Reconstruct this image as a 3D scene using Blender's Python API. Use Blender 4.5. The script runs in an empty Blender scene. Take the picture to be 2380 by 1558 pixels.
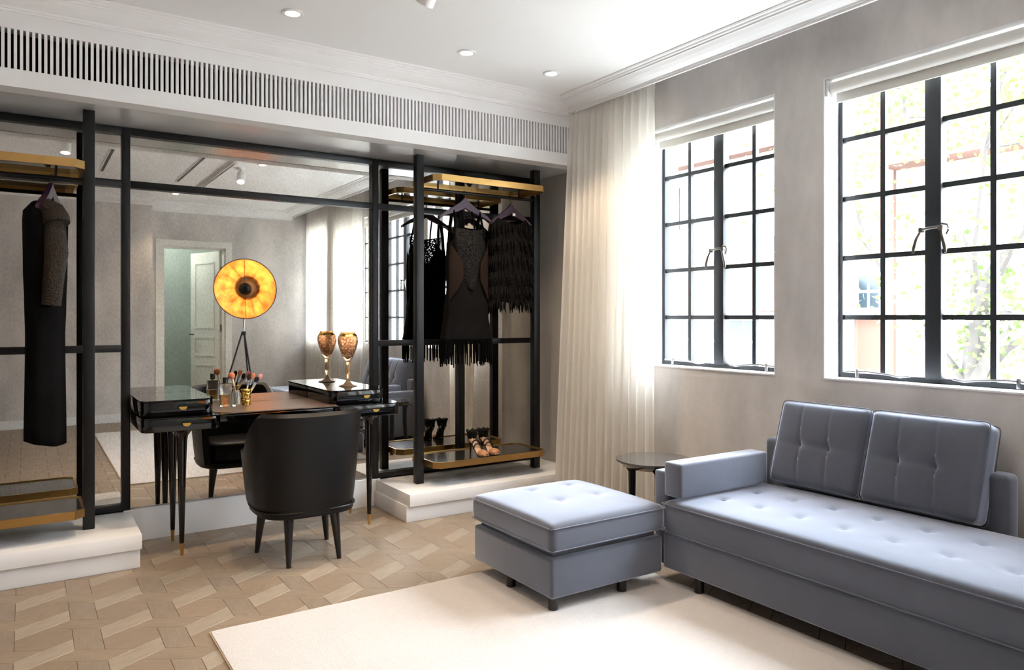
import bpy, bmesh, math, random
from math import sin, cos, pi, radians, sqrt, atan2, exp
from mathutils import Vector, Matrix

S = bpy.context.scene
COL = S.collection
R = random.Random(7)

# ------------------------------------------------------------------ camera
TH = math.atan((1190 - 60) / 1714.0)
cam_d = bpy.data.cameras.new('camera')
cam_d.sensor_width = 36.0
cam_d.lens = 1714.0 * 36.0 / 2380.0
cam_d.shift_y = -41.0 / 2380.0
cam_d.clip_start = 0.02
cam_d.clip_end = 300
cam = bpy.data.objects.new('camera', cam_d)
cam.location = (0, 0, 1.30)
cam.rotation_euler = (pi / 2, 0, -TH)
COL.objects.link(cam)
S.camera = cam

# ------------------------------------------------------------------ world, exposure
world = bpy.data.worlds.new('sky')
S.world = world
world.use_nodes = True
bg = world.node_tree.nodes['Background']
# bright overcast sky: the zenith about three times the horizon, as under a real cloud layer
wn = world.node_tree
w_tc = wn.nodes.new('ShaderNodeTexCoord'); w_sp = wn.nodes.new('ShaderNodeSeparateXYZ')
w_mx = wn.nodes.new('ShaderNodeMath'); w_mx.operation = 'MAXIMUM'; w_mx.inputs[1].default_value = 0.0
w_ma = wn.nodes.new('ShaderNodeMath'); w_ma.operation = 'MULTIPLY_ADD'
SKY = 17.0
w_ma.inputs[1].default_value = 2.0*SKY; w_ma.inputs[2].default_value = SKY
wn.links.new(w_tc.outputs['Generated'], w_sp.inputs[0]); wn.links.new(w_sp.outputs['Z'], w_mx.inputs[0])
wn.links.new(w_mx.outputs[0], w_ma.inputs[0]); wn.links.new(w_ma.outputs[0], bg.inputs['Strength'])
bg.inputs['Color'].default_value = (0.85, 0.90, 1.0, 1)
S.view_settings.view_transform = 'Standard'
S.view_settings.look = 'None'
S.view_settings.gamma = 1.0
S.view_settings.use_curve_mapping = False
S.view_settings.exposure = 0.4

sun_d = bpy.data.lights.new('sun', 'SUN')
sun_d.energy = 9.0
sun_d.angle = radians(2)
sun_d.color = (1.0, 0.98, 0.95)
sun = bpy.data.objects.new('sun', sun_d)
# the sun stands behind the building: it lights the street and the facades opposite
sun.rotation_euler = Vector((0.52, 0.16, -0.84)).to_track_quat('-Z', 'Y').to_euler()
COL.objects.link(sun)

WX = 3.52          # inner face of the window wall
FX = 3.665         # window frame plane
WINS = [(3.155, 0.505), (1.843, 0.505), (0.531, 0.505), (-0.72, 0.42)]   # centre y, half width
WZ0, WZ1 = 0.975, 2.560
for i, (cy, hw) in enumerate(WINS):                   # sampling portals: steer sky light, emit nothing
    pd = bpy.data.lights.new('window_portal', 'AREA')
    pd.shape = 'RECTANGLE'
    pd.size = WZ1 - WZ0
    pd.size_y = hw * 2
    pd.cycles.is_portal = True
    po = bpy.data.objects.new('window_portal', pd)
    po.location = (3.80, cy, (WZ0 + WZ1) / 2)
    po.rotation_euler = (0, pi / 2, 0)
    COL.objects.link(po)

# ------------------------------------------------------------------ helpers
def lin(c):
    def f(v):
        v = v / 255.0
        return v / 12.92 if v <= 0.04045 else ((v + 0.055) / 1.055) ** 2.4
    return tuple(f(v) for v in c)

MATS = {}
def mat(name, rgb, rough=0.5, metal=0.0, noise=None, bump=None, objvar=0.0, **kw):
    """Principled material. noise=(scale, amount, stretch_xyz); bump=(scale, strength)"""
    m = bpy.data.materials.new(name)
    m.use_nodes = True
    nt = m.node_tree
    b = nt.nodes['Principled BSDF']
    c = lin(rgb)
    b.inputs['Base Color'].default_value = (*c, 1)
    b.inputs['Roughness'].default_value = rough
    b.inputs['Metallic'].default_value = metal
    for k, v in kw.items():
        key = k.replace('_', ' ')
        if isinstance(v, tuple) and len(v) == 3:
            v = (*v, 1)
        b.inputs[key].default_value = v
    tc = nt.nodes.new('ShaderNodeTexCoord')
    out = None
    if noise or objvar:
        hsv = nt.nodes.new('ShaderNodeHueSaturation')
        hsv.inputs['Color'].default_value = (*c, 1)
        val = nt.nodes.new('ShaderNodeMath'); val.operation = 'ADD'
        val.inputs[0].default_value = 1.0; val.inputs[1].default_value = 0.0
        if noise:
            sc, am, st = noise
            mp = nt.nodes.new('ShaderNodeMapping')
            mp.inputs['Scale'].default_value = st
            nt.links.new(tc.outputs['Object'], mp.inputs['Vector'])
            nz = nt.nodes.new('ShaderNodeTexNoise')
            nz.inputs['Scale'].default_value = sc
            nz.inputs['Detail'].default_value = 6
            nz.inputs['Roughness'].default_value = 0.6
            nt.links.new(mp.outputs[0], nz.inputs['Vector'])
            mr = nt.nodes.new('ShaderNodeMapRange')
            mr.inputs['From Min'].default_value = 0.3; mr.inputs['From Max'].default_value = 0.7
            mr.inputs['To Min'].default_value = 1 - am; mr.inputs['To Max'].default_value = 1 + am
            nt.links.new(nz.outputs['Fac'], mr.inputs['Value'])
            nt.links.new(mr.outputs[0], val.inputs[0])
        if objvar:
            oi = nt.nodes.new('ShaderNodeObjectInfo')
            mr2 = nt.nodes.new('ShaderNodeMapRange')
            mr2.inputs['To Min'].default_value = -objvar; mr2.inputs['To Max'].default_value = objvar
            nt.links.new(oi.outputs['Random'], mr2.inputs['Value'])
            nt.links.new(mr2.outputs[0], val.inputs[1])
        nt.links.new(val.outputs[0], hsv.inputs['Value'])
        nt.links.new(hsv.outputs[0], b.inputs['Base Color'])
    if bump:
        nz2 = nt.nodes.new('ShaderNodeTexNoise')
        nz2.inputs['Scale'].default_value = bump[0]
        nz2.inputs['Detail'].default_value = 4
        nt.links.new(tc.outputs['Object'], nz2.inputs['Vector'])
        bp = nt.nodes.new('ShaderNodeBump')
        bp.inputs['Strength'].default_value = bump[1]
        bp.inputs['Distance'].default_value = 0.01
        nt.links.new(nz2.outputs['Fac'], bp.inputs['Height'])
        nt.links.new(bp.outputs[0], b.inputs['Normal'])
    MATS[name] = m
    return m

def emis(name, rgb, strength):
    m = bpy.data.materials.new(name); m.use_nodes = True
    b = m.node_tree.nodes['Principled BSDF']
    b.inputs['Base Color'].default_value = (*lin(rgb), 1)
    b.inputs['Emission Color'].default_value = (*lin(rgb), 1)
    b.inputs['Emission Strength'].default_value = strength
    MATS[name] = m
    return m

class MB:
    """collects verts and faces; build() links ONE mesh object"""
    def __init__(s): s.v = []; s.f = []
    def add(s, vs, fs):
        o = len(s.v); s.v += [tuple(p) for p in vs]; s.f += [tuple(i + o for i in f) for f in fs]; return s
    def box(s, x0, x1, y0, y1, z0, z1):
        vs = [(x0,y0,z0),(x1,y0,z0),(x1,y1,z0),(x0,y1,z0),(x0,y0,z1),(x1,y0,z1),(x1,y1,z1),(x0,y1,z1)]
        return s.add(vs, [(3,2,1,0),(4,5,6,7),(0,1,5,4),(1,2,6,5),(2,3,7,6),(3,0,4,7)])
    def prism(s, pts, z0, z1):
        n = len(pts)
        vs = [(x,y,z0) for x,y in pts] + [(x,y,z1) for x,y in pts]
        return s.add(vs, [tuple(range(n-1,-1,-1)), tuple(range(n,2*n))] + [(i,(i+1)%n,n+(i+1)%n,n+i) for i in range(n)])
    def extr(s, prof, a0, a1, axis):
        """extrude closed 2D profile along axis: 'x' profile (y,z); 'y' profile (x,z)"""
        n = len(prof)
        if axis == 'x': vs = [(a0,p,q) for p,q in prof] + [(a1,p,q) for p,q in prof]
        else: vs = [(p,a0,q) for p,q in prof] + [(p,a1,q) for p,q in prof]
        return s.add(vs, [tuple(range(n-1,-1,-1)), tuple(range(n,2*n))] + [(i,(i+1)%n,n+(i+1)%n,n+i) for i in range(n)])
    def tube(s, pts, r, n=8, cap=True):
        """tube along points; r scalar or list"""
        pts = [Vector(p) for p in pts]; m = len(pts)
        rs = r if isinstance(r, (list, tuple)) else [r] * m
        ref = Vector((0.31, 0.2, 0.93)); vs = []
        for i, p in enumerate(pts):
            t = (pts[min(i+1,m-1)] - pts[max(i-1,0)]).normalized()
            if abs(t.dot(ref)) > 0.95: ref = Vector((0.9, 0.3, 0.1))
            a = t.cross(ref).normalized(); b = t.cross(a)
            for k in range(n):
                q = 2*pi*k/n; vs.append(p + a*cos(q)*rs[i] + b*sin(q)*rs[i])
        fs = [(i*n+k, i*n+(k+1)%n, (i+1)*n+(k+1)%n, (i+1)*n+k) for i in range(m-1) for k in range(n)]
        if cap: fs += [tuple(range(n-1,-1,-1)), tuple((m-1)*n+k for k in range(n))]
        return s.add(vs, fs)
    def lathe(s, prof, c, n=24, M=None, caps=True):
        """prof list of (r,z) around z through c; M optional 3x3 rotation"""
        vs = []
        for r, z in prof:
            for k in range(n):
                q = 2*pi*k/n; p = Vector((r*cos(q), r*sin(q), z))
                if M: p = M @ p
                vs.append(p + Vector(c))
        m = len(prof)
        fs = [(i*n+k, i*n+(k+1)%n, (i+1)*n+(k+1)%n, (i+1)*n+k) for i in range(m-1) for k in range(n)]
        if caps and prof[0][0] > 1e-5: fs.append(tuple(range(n-1,-1,-1)))
        if caps and prof[-1][0] > 1e-5: fs.append(tuple((m-1)*n+k for k in range(n)))
        return s.add(vs, fs)
    def mesh(s, name, smooth=False, bev=0, seg=2, weld=True, ang=40):
        me = bpy.data.meshes.new(name)
        me.from_pydata(s.v, [], s.f)
        bm = bmesh.new(); bm.from_mesh(me)
        if weld: bmesh.ops.remove_doubles(bm, verts=bm.verts, dist=1e-5)
        bmesh.ops.recalc_face_normals(bm, faces=bm.faces)
        if bev:
            es = [e for e in bm.edges if len(e.link_faces) == 2 and e.calc_face_angle() > radians(30)]
            bmesh.ops.bevel(bm, geom=es, offset=bev, segments=seg, profile=0.5, affect='EDGES', clamp_overlap=True)
            smooth = True
        if smooth:
            for f in bm.faces: f.smooth = True
            for e in bm.edges:
                if len(e.link_faces) == 2 and e.calc_face_angle() > radians(ang): e.smooth = False
        bm.to_mesh(me); bm.free()
        return me
    def build(s, name, m, parent=None, smooth=False, bev=0, seg=2, weld=True, ang=40):
        return link(name, s.mesh(name, smooth, bev, seg, weld, ang), m, parent)

def link(name, me, m=None, parent=None):
    o = bpy.data.objects.new(name, me)
    if m is not None and me is not None and not me.materials:
        me.materials.append(MATS[m] if isinstance(m, str) else m)
    COL.objects.link(o)
    if parent is not None: adopt(o, parent)
    return o

def adopt(o, parent):
    o.parent = parent
    L = parent.location.copy()
    p = parent.parent
    # parents are only ever translated/rotated after building, so world coordinates stay as modelled
    if parent.type == 'EMPTY':
        o.matrix_parent_inverse = Matrix.Translation(L).inverted()
    return o

def tag(o, label=None, cat=None, group=None, kind=None):
    if label: o['label'] = label
    if cat: o['category'] = cat
    if group: o['group'] = group
    if kind: o['kind'] = kind
    return o

def empty(name, loc, label=None, cat=None, group=None, kind=None):
    o = bpy.data.objects.new(name, None)
    o.location = loc
    o.empty_display_size = 0.05
    COL.objects.link(o)
    return tag(o, label, cat, group, kind)

def box(name, m, parent, x0, x1, y0, y1, z0, z1, bev=0, seg=2):
    return MB().box(x0,x1,y0,y1,z0,z1).build(name, m, parent, bev=bev, seg=seg)

def struct(o): o['kind'] = 'structure'; return o

def rounded_grid(x0, x1, y0, y1, z0, z1, r, nx, ny, nz, disp=None):
    """rounded box as a dense surface grid; disp(p, n) may move points (p world, n outward unit)"""
    idx = {}; vs = []; fs = []
    c = [(x0+x1)/2, (y0+y1)/2, (z0+z1)/2]; h = [(x1-x0)/2, (y1-y0)/2, (z1-z0)/2]
    N = (nx, ny, nz)
    def axis(i, n, hh):
        # denser near the ends so the rounding is smooth
        t = 2.0*i/n - 1
        return hh*math.copysign(abs(t)**0.8, t) if n > 4 else hh*t
    def vert(i, j, k):
        key = (i, j, k)
        if key in idx: return idx[key]
        p = [axis(i,nx,h[0]), axis(j,ny,h[1]), axis(k,nz,h[2])]
        q = [max(-(h[a]-r), min(h[a]-r, p[a])) for a in range(3)]
        d = Vector([p[a]-q[a] for a in range(3)])
        n = d.normalized() if d.length > 1e-9 else Vector((0,0,1))
        P = Vector([c[a]+q[a] for a in range(3)]) + n*r if d.length > 1e-9 else Vector([c[a]+p[a] for a in range(3)])
        if disp: P = disp(P, n)
        idx[key] = len(vs); vs.append(tuple(P)); return idx[key]
    for k in (0, nz):
        for i in range(nx):
            for j in range(ny):
                fs.append((vert(i,j,k),vert(i+1,j,k),vert(i+1,j+1,k),vert(i,j+1,k)))
    for j in (0, ny):
        for i in range(nx):
            for k in range(nz):
                fs.append((vert(i,j,k),vert(i+1,j,k),vert(i+1,j,k+1),vert(i,j,k+1)))
    for i in (0, nx):
        for j in range(ny):
            for k in range(nz):
                fs.append((vert(i,j,k),vert(i,j+1,k),vert(i,j+1,k+1),vert(i,j,k+1)))
    return MB().add(vs, fs)

def copy_tree(o, parent=None):
    c = o.copy(); COL.objects.link(c)
    if parent is not None: c.parent = parent
    for ch in list(o.children): copy_tree(ch, c)
    return c

# ------------------------------------------------------------------ materials
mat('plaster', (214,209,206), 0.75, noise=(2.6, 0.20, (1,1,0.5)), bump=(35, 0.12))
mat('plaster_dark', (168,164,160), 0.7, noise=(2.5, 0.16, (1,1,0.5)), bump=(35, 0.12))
mat('white_paint', (240,240,241), 0.45)
mat('ceiling_white', (244,244,245), 0.6)
mat('soffit_grey', (218,218,220), 0.25, 0.3)
mat('black_void', (6,6,6), 0.9)
mat('plinth_white', (238,238,240), 0.3)
mat('black_metal', (30,31,33), 0.38, 0.6)
mat('window_metal', (36,38,42), 0.42, 0.3)
mat('brass', (196,158,98), 0.3, 1.0, noise=(6, 0.10, (1,1,1)))
mat('chrome', (190,190,192), 0.2, 1.0)
mat('nickel', (120,116,110), 0.28, 1.0)
mat('lacquer', (4,4,5), 0.06)
mat('leather_top', (100,82,71), 0.32, noise=(7, 0.16, (1,3,1)))
mat('leather_black', (5,5,6), 0.42, Specular_IOR_Level=0.3, bump=(260, 0.10))
mat('wood_black', (16,15,15), 0.25)
mat('rug', (200,193,189), 0.95, noise=(40, 0.03, (1,1,1)), bump=(240, 0.5), Sheen_Weight=0.25, Sheen_Roughness=0.6)
mat('rug_edge', (196,178,152), 0.95, bump=(240, 0.5))
mat('blind', (226,224,218), 0.7)
mat('blind_bracket', (235,236,236), 0.4)
mat('table_top', (46,43,40), 0.16, Coat_Weight=0.6)
mat('button', (70,72,82), 0.7)
mat('dress_black', (4,4,4), 0.95, Specular_IOR_Level=0.1, bump=(90, 0.35))
mat('dress_crepe', (8,6,6), 0.95, Specular_IOR_Level=0.15, noise=(60, 0.25, (1,1,0.2)), bump=(60, 0.3))
mat('sheer_brown', (30,21,16), 0.9, Specular_IOR_Level=0.1, noise=(14, 0.15, (1,1,0.3)))
mat('lace', (6,5,5), 0.7, Specular_IOR_Level=0.25, noise=(46, 0.5, (1,1,1)), bump=(70, 0.9))
mat('sequin_brown', (40,31,22), 0.5, 0.2, noise=(70, 0.9, (1,1,1.6)), bump=(120, 0.9), Specular_IOR_Level=0.25)
mat('feather', (6,6,7), 0.9, Specular_IOR_Level=0.2, noise=(50, 0.5, (1,1,0.4)), bump=(60, 0.9))
mat('hanger_purple', (58,34,56), 0.4)
mat('tag_white', (235,235,235), 0.6)
mat('shoe_black', (22,18,16), 0.35, bump=(120, 0.3))
mat('shoe_nude', (200,160,128), 0.55)
mat('shoe_sole', (206,184,160), 0.6)
mat('shoe_toe', (176,124,86), 0.4)
mat('cap_black', (12,12,12), 0.25)
mat('gold', (214,172,86), 0.25, 1.0)
mat('brush_orange', (200,120,80), 0.9, bump=(200, 0.5))
mat('brush_pink', (214,140,132), 0.9, bump=(200, 0.5))
mat('brush_black', (20,18,18), 0.9, bump=(200, 0.5))
mat('brush_handle', (222,200,160), 0.4)
mat('brush_silver', (205,208,220), 0.25, 0.8)
mat('door_paint', (240,238,232), 0.45)
mat('hall_wall', (170,178,172), 0.7, noise=(2, 0.08, (1,1,0.5)))
mat('lamp_black', (24,23,22), 0.4, 0.4)
mat('lamp_mesh', (96,74,52), 0.5, 0.5, noise=(60, 0.5, (1,1,1)))
mat('slot_dark', (90,88,84), 0.6)
mat('facade', (150,144,138), 0.85, noise=(0.6, 0.04, (1,1,1)))
mat('facade_peach', (72,48,38), 0.85)
mat('roof_tile', (72,54,48), 0.95, noise=(1.2, 0.2, (1,1,1)), Specular_IOR_Level=0.1)
mat('shutter', (34,46,52), 0.6)
mat('far_glass', (22,32,38), 0.3)
mat('far_frame', (220,224,226), 0.6)
mat('bark', (50,46,43), 0.9, noise=(5, 0.12, (1,1,0.4)))
mat('ground', (222,220,214), 0.95)
mat('hvac', (224,226,226), 0.5)
mat('hvac_dark', (60,62,64), 0.6)

def velvet():
    m = mat('velvet', (81,83,92), 0.8, noise=(5, 0.07, (1,1,1)), Sheen_Weight=1.0, Sheen_Roughness=0.35)
    nt = m.node_tree; b = nt.nodes['Principled BSDF']
    b.inputs['Sheen Tint'].default_value = (0.85, 0.9, 1.0, 1)
    b.inputs['Specular IOR Level'].default_value = 0.2
    sh = nt.nodes.new('ShaderNodeBsdfSheen'); sh.distribution = 'MICROFIBER'
    sh.inputs['Color'].default_value = (0.62, 0.69, 0.88, 1); sh.inputs['Roughness'].default_value = 0.45
    ad = nt.nodes.new('ShaderNodeAddShader')
    nt.links.new(b.outputs[0], ad.inputs[0]); nt.links.new(sh.outputs[0], ad.inputs[1])
    nt.links.new(ad.outputs[0], nt.nodes['Material Output'].inputs['Surface'])
velvet()
def lace_mat():
    nt = MATS['lace'].node_tree; b = nt.nodes['Principled BSDF']
    tc = nt.nodes.new('ShaderNodeTexCoord'); vo = nt.nodes.new('ShaderNodeTexVoronoi'); vo.inputs['Scale'].default_value = 85
    vo.feature = 'DISTANCE_TO_EDGE'
    lt = nt.nodes.new('ShaderNodeMath'); lt.operation = 'LESS_THAN'; lt.inputs[1].default_value = 0.17
    nt.links.new(tc.outputs['Object'], vo.inputs['Vector']); nt.links.new(vo.outputs['Distance'], lt.inputs[0]); nt.links.new(lt.outputs[0], b.inputs['Alpha'])
lace_mat()

def leaf_mat():
    m = mat('leaf', (54,68,30), 0.6, noise=(1.5, 0.3, (1,1,1)))
    nt = m.node_tree; b = nt.nodes['Principled BSDF']
    tr = nt.nodes.new('ShaderNodeBsdfTranslucent'); tr.inputs['Color'].default_value = (*lin((62,80,32)), 1)
    mx = nt.nodes.new('ShaderNodeMixShader'); mx.inputs[0].default_value = 0.5
    nt.links.new(b.outputs[0], mx.inputs[1]); nt.links.new(tr.outputs[0], mx.inputs[2])
    nt.links.new(mx.outputs[0], nt.nodes['Material Output'].inputs['Surface'])
leaf_mat()

def curtain_mat():
    m = bpy.data.materials.new('sheer_curtain'); m.use_nodes = True; nt = m.node_tree
    nt.nodes.remove(nt.nodes['Principled BSDF'])
    c = lin((251,248,243))
    df = nt.nodes.new('ShaderNodeBsdfDiffuse'); df.inputs['Color'].default_value = (*c, 1)
    tl = nt.nodes.new('ShaderNodeBsdfTranslucent'); tl.inputs['Color'].default_value = (*lin((252,249,243)), 1)
    tp = nt.nodes.new('ShaderNodeBsdfTransparent'); tp.inputs['Color'].default_value = (1, 0.98, 0.94, 1)
    m1 = nt.nodes.new('ShaderNodeMixShader'); m1.inputs[0].default_value = 0.52
    m2 = nt.nodes.new('ShaderNodeMixShader'); m2.inputs[0].default_value = 0.12
    nt.links.new(df.outputs[0], m1.inputs[1]); nt.links.new(tl.outputs[0], m1.inputs[2])
    nt.links.new(m1.outputs[0], m2.inputs[1]); nt.links.new(tp.outputs[0], m2.inputs[2])
    nt.links.new(m2.outputs[0], nt.nodes['Material Output'].inputs['Surface'])
    MATS['sheer_curtain'] = m
curtain_mat()

def pane_mat():
    m = bpy.data.materials.new('window_glass'); m.use_nodes = True; nt = m.node_tree
    nt.nodes.remove(nt.nodes['Principled BSDF'])
    tp = nt.nodes.new('ShaderNodeBsdfTransparent'); tp.inputs['Color'].default_value = (0.97, 0.99, 0.98, 1)
    gl = nt.nodes.new('ShaderNodeBsdfGlossy'); gl.inputs['Roughness'].default_value = 0.0
    lw = nt.nodes.new('ShaderNodeLayerWeight'); lw.inputs['Blend'].default_value = 0.5
    pw_ = nt.nodes.new('ShaderNodeMath'); pw_.operation = 'POWER'; pw_.inputs[1].default_value = 5.0
    fr = nt.nodes.new('ShaderNodeMath'); fr.operation = 'MULTIPLY_ADD'; fr.inputs[1].default_value = 0.6; fr.inputs[2].default_value = 0.03
    nt.links.new(lw.outputs['Facing'], pw_.inputs[0]); nt.links.new(pw_.outputs[0], fr.inputs[0])
    mx = nt.nodes.new('ShaderNodeMixShader')
    nt.links.new(fr.outputs[0], mx.inputs[0]); nt.links.new(tp.outputs[0], mx.inputs[1]); nt.links.new(gl.outputs[0], mx.inputs[2])
    nt.links.new(mx.outputs[0], nt.nodes['Material Output'].inputs['Surface'])
    MATS['window_glass'] = m
pane_mat()

def mirror_mat():
    m = bpy.data.materials.new('antique_mirror'); m.use_nodes = True; nt = m.node_tree
    b = nt.nodes['Principled BSDF']
    b.inputs['Metallic'].default_value = 1.0
    tc = nt.nodes.new('ShaderNodeTexCoord')
    n1 = nt.nodes.new('ShaderNodeTexNoise'); n1.inputs['Scale'].default_value = 120; n1.inputs['Detail'].default_value = 6
    n2 = nt.nodes.new('ShaderNodeTexNoise'); n2.inputs['Scale'].default_value = 3; n2.inputs['Detail'].default_value = 4
    ad = nt.nodes.new('ShaderNodeMath'); ad.operation = 'ADD'
    mr = nt.nodes.new('ShaderNodeMapRange'); mr.inputs['From Min'].default_value = 0.7; mr.inputs['From Max'].default_value = 1.3
    cr = nt.nodes.new('ShaderNodeValToRGB')
    cr.color_ramp.elements[0].color = (0.52, 0.505, 0.475, 1); cr.color_ramp.elements[0].position = 0.0
    cr.color_ramp.elements[1].color = (0.69, 0.675, 0.645, 1); cr.color_ramp.elements[1].position = 0.75
    mpn = nt.nodes.new('ShaderNodeMapping'); mpn.inputs['Scale'].default_value = (1.0, 1.0, 0.45); nt.links.new(tc.outputs['Object'], mpn.inputs['Vector'])
    nt.links.new(mpn.outputs[0], n1.inputs['Vector']); nt.links.new(tc.outputs['Object'], n2.inputs['Vector'])
    nt.links.new(n1.outputs['Fac'], ad.inputs[0]); nt.links.new(n2.outputs['Fac'], ad.inputs[1])
    nt.links.new(ad.outputs[0], mr.inputs['Value']); nt.links.new(mr.outputs[0], cr.inputs['Fac'])
    nt.links.new(cr.outputs[0], b.inputs['Base Color'])
    b.inputs['Roughness'].default_value = 0.015
    MATS['antique_mirror'] = m
mirror_mat()

def glass_mat(name, rgb, rough=0.02, w=0.95, ior=1.45):
    m = mat(name, rgb, rough)
    b = m.node_tree.nodes['Principled BSDF']
    b.inputs['Transmission Weight'].default_value = w
    b.inputs['IOR'].default_value = ior
glass_mat('clear_glass', (240,244,242))
glass_mat('smoked_glass', (70,66,60), 0.05, 0.45)
glass_mat('amber_glass', (240,206,164), 0.04, 0.85, 1.3)
glass_mat('amber_liquid', (206,150,60), 0.05, 0.9, 1.33)
def goblet_mat():
    m = mat('engraved_glass', (150,112,80), 0.05)
    nt = m.node_tree; b = nt.nodes['Principled BSDF']; b.inputs['IOR'].default_value = 1.12
    tc = nt.nodes.new('ShaderNodeTexCoord')
    vo = nt.nodes.new('ShaderNodeTexVoronoi'); vo.inputs['Scale'].default_value = 75
    nt.links.new(tc.outputs['Object'], vo.inputs['Vector'])
    cr = nt.nodes.new('ShaderNodeValToRGB')
    cr.color_ramp.elements[0].color = (*lin((252,244,230)), 1); cr.color_ramp.elements[0].position = 0.25
    cr.color_ramp.elements[1].color = (*lin((204,154,112)), 1); cr.color_ramp.elements[1].position = 0.6
    nt.links.new(vo.outputs['Distance'], cr.inputs['Fac']); nt.links.new(cr.outputs[0], b.inputs['Base Color'])
    b.inputs['Transmission Weight'].default_value = 0.93
goblet_mat()

def gold_leaf_mat():
    m = mat('gold_leaf', (236,160,62), 0.45, 0.55)
    nt = m.node_tree; b = nt.nodes['Principled BSDF']
    tc = nt.nodes.new('ShaderNodeTexCoord')
    n1 = nt.nodes.new('ShaderNodeTexNoise'); n1.inputs['Scale'].default_value = 9; n1.inputs['Detail'].default_value = 7
    cr = nt.nodes.new('ShaderNodeValToRGB')
    cr.color_ramp.elements[0].color = (*lin((196,100,30)), 1); cr.color_ramp.elements[0].position = 0.3
    cr.color_ramp.elements[1].color = (*lin((252,184,96)), 1); cr.color_ramp.elements[1].position = 0.7
    nt.links.new(tc.outputs['Object'], n1.inputs['Vector']); nt.links.new(n1.outputs['Fac'], cr.inputs['Fac'])
    nt.links.new(cr.outputs[0], b.inputs['Base Color'])
gold_leaf_mat()
emis('downlight_glow', (255,244,226), 14.0)
emis('bulb_glow', (255,196,110), 4.0)

def wood_mat(name, rgb, var):
    m = mat(name, rgb, 0.42, noise=(9, 0.17, (1.0, 9.0, 1.0)), objvar=var, bump=(70, 0.06))
wood_mat('oak_pale', (151,137,120), 0.04)
wood_mat('oak_mid', (137,120,102), 0.05)
wood_mat('oak_grey', (135,119,103), 0.05)
wood_mat('oak_hex', (136,118,100), 0.05)
mat('oak_stuff', (136,119,101), 0.42, noise=(9, 0.2, (1,5,1)))

# ------------------------------------------------------------------ room shell
YF, YA = -0.72, -1.22          # front wall (behind the camera) and its door alcove
XL = -1.60
YM = 4.80                      # mirror plane
YB = 4.22                      # face of the bulkhead
ZC = 2.84
SOF = 2.395

# floor slab with loose parquet pieces on it
fl = struct(box('floor', 'black_void', None, XL-0.2, 3.9, -3.4, 5.1, -0.06, -0.0135))

W3 = 0.115
E1 = Vector((cos(pi/6)*W3, sin(pi/6)*W3)); E2 = Vector((0, W3))
O0 = Vector((1.4545, 3.402)) - 2*E1 - 1*E2        # hexagon lattice origin so a pale block meets the measured one
def shrink(pts, g):
    c = sum((Vector(p) for p in pts), Vector((0,0)))/len(pts)
    out = []
    n = len(pts)
    for i in range(n):
        a, b, d = Vector(pts[i-1]), Vector(pts[i]), Vector(pts[(i+1)%n])
        e1 = (b-a).normalized(); e2 = (d-b).normalized()
        n1 = Vector((-e1.y, e1.x)); n2 = Vector((-e2.y, e2.x))
        if n1.dot(c-b) < 0: n1 = -n1; n2 = -n2
        k = g/(1+n1.dot(n2))
        out.append(tuple(b+(n1+n2)*k))
    return out
def plank_mesh(name, pts, m):
    lo = shrink(pts, 0.0006); hi = shrink(pts, 0.0018)
    n = len(pts)
    vs = [(x,y,-0.0125) for x,y in lo] + [(x,y,-0.0012) for x,y in lo] + [(x,y,0.0) for x,y in hi]
    fs = [tuple(range(n-1,-1,-1)), tuple(range(2*n,3*n))]
    for b0 in (0, n):
        fs += [(b0+i, b0+(i+1)%n, b0+n+(i+1)%n, b0+n+i) for i in range(n)]
    me = MB().add(vs, fs).mesh(name)
    me.materials.append(MATS[m]); return me
# parallelogram long edge 2*E1 rotated so that the long edge lies on local x
par = [(0,0), (2*W3,0), (2*W3+W3*0.5, W3*0.866), (W3*0.5, W3*0.866)]
hexp = [(W3*cos(pi/6+k*pi/3), W3*sin(pi/6+k*pi/3)) for k in range(6)]
PM = [plank_mesh('plank', par, m) for m in ('oak_pale','oak_mid','oak_grey')]
HM = plank_mesh('plank', hexp, 'oak_hex')
def rot120(v, k):
    a = 2*pi/3*k; return Vector((v.x*cos(a)-v.y*sin(a), v.x*sin(a)+v.y*cos(a)))
planks = []
for i in range(-16, 17):
    for j in range(-34, 18):
        o = O0 + 3*i*E1 + 3*j*E2
        planks.append((o, 0.0, 3))
        for k in range(3):
            planks.append((o + rot120(2*E1+E2, k), pi/6 + 2*pi/3*k, k))
def in_room(p, mrg=0.0):
    return XL-0.05 < p.x < 3.75 and -3.3 < p.y < 4.98
def cam_uv(p):
    d = p.x*sin(TH)+p.y*cos(TH); r = p.x*cos(TH)-p.y*sin(TH)
    if d < 0.3: return None
    return (1190+1714*r/d, 738+1714*1.30/d)
stuff = MB(); nvis = 0
cent = {3: Vector((0,0))}
for k in range(3): cent[k] = Vector((W3*1.25, W3*0.433))
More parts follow.
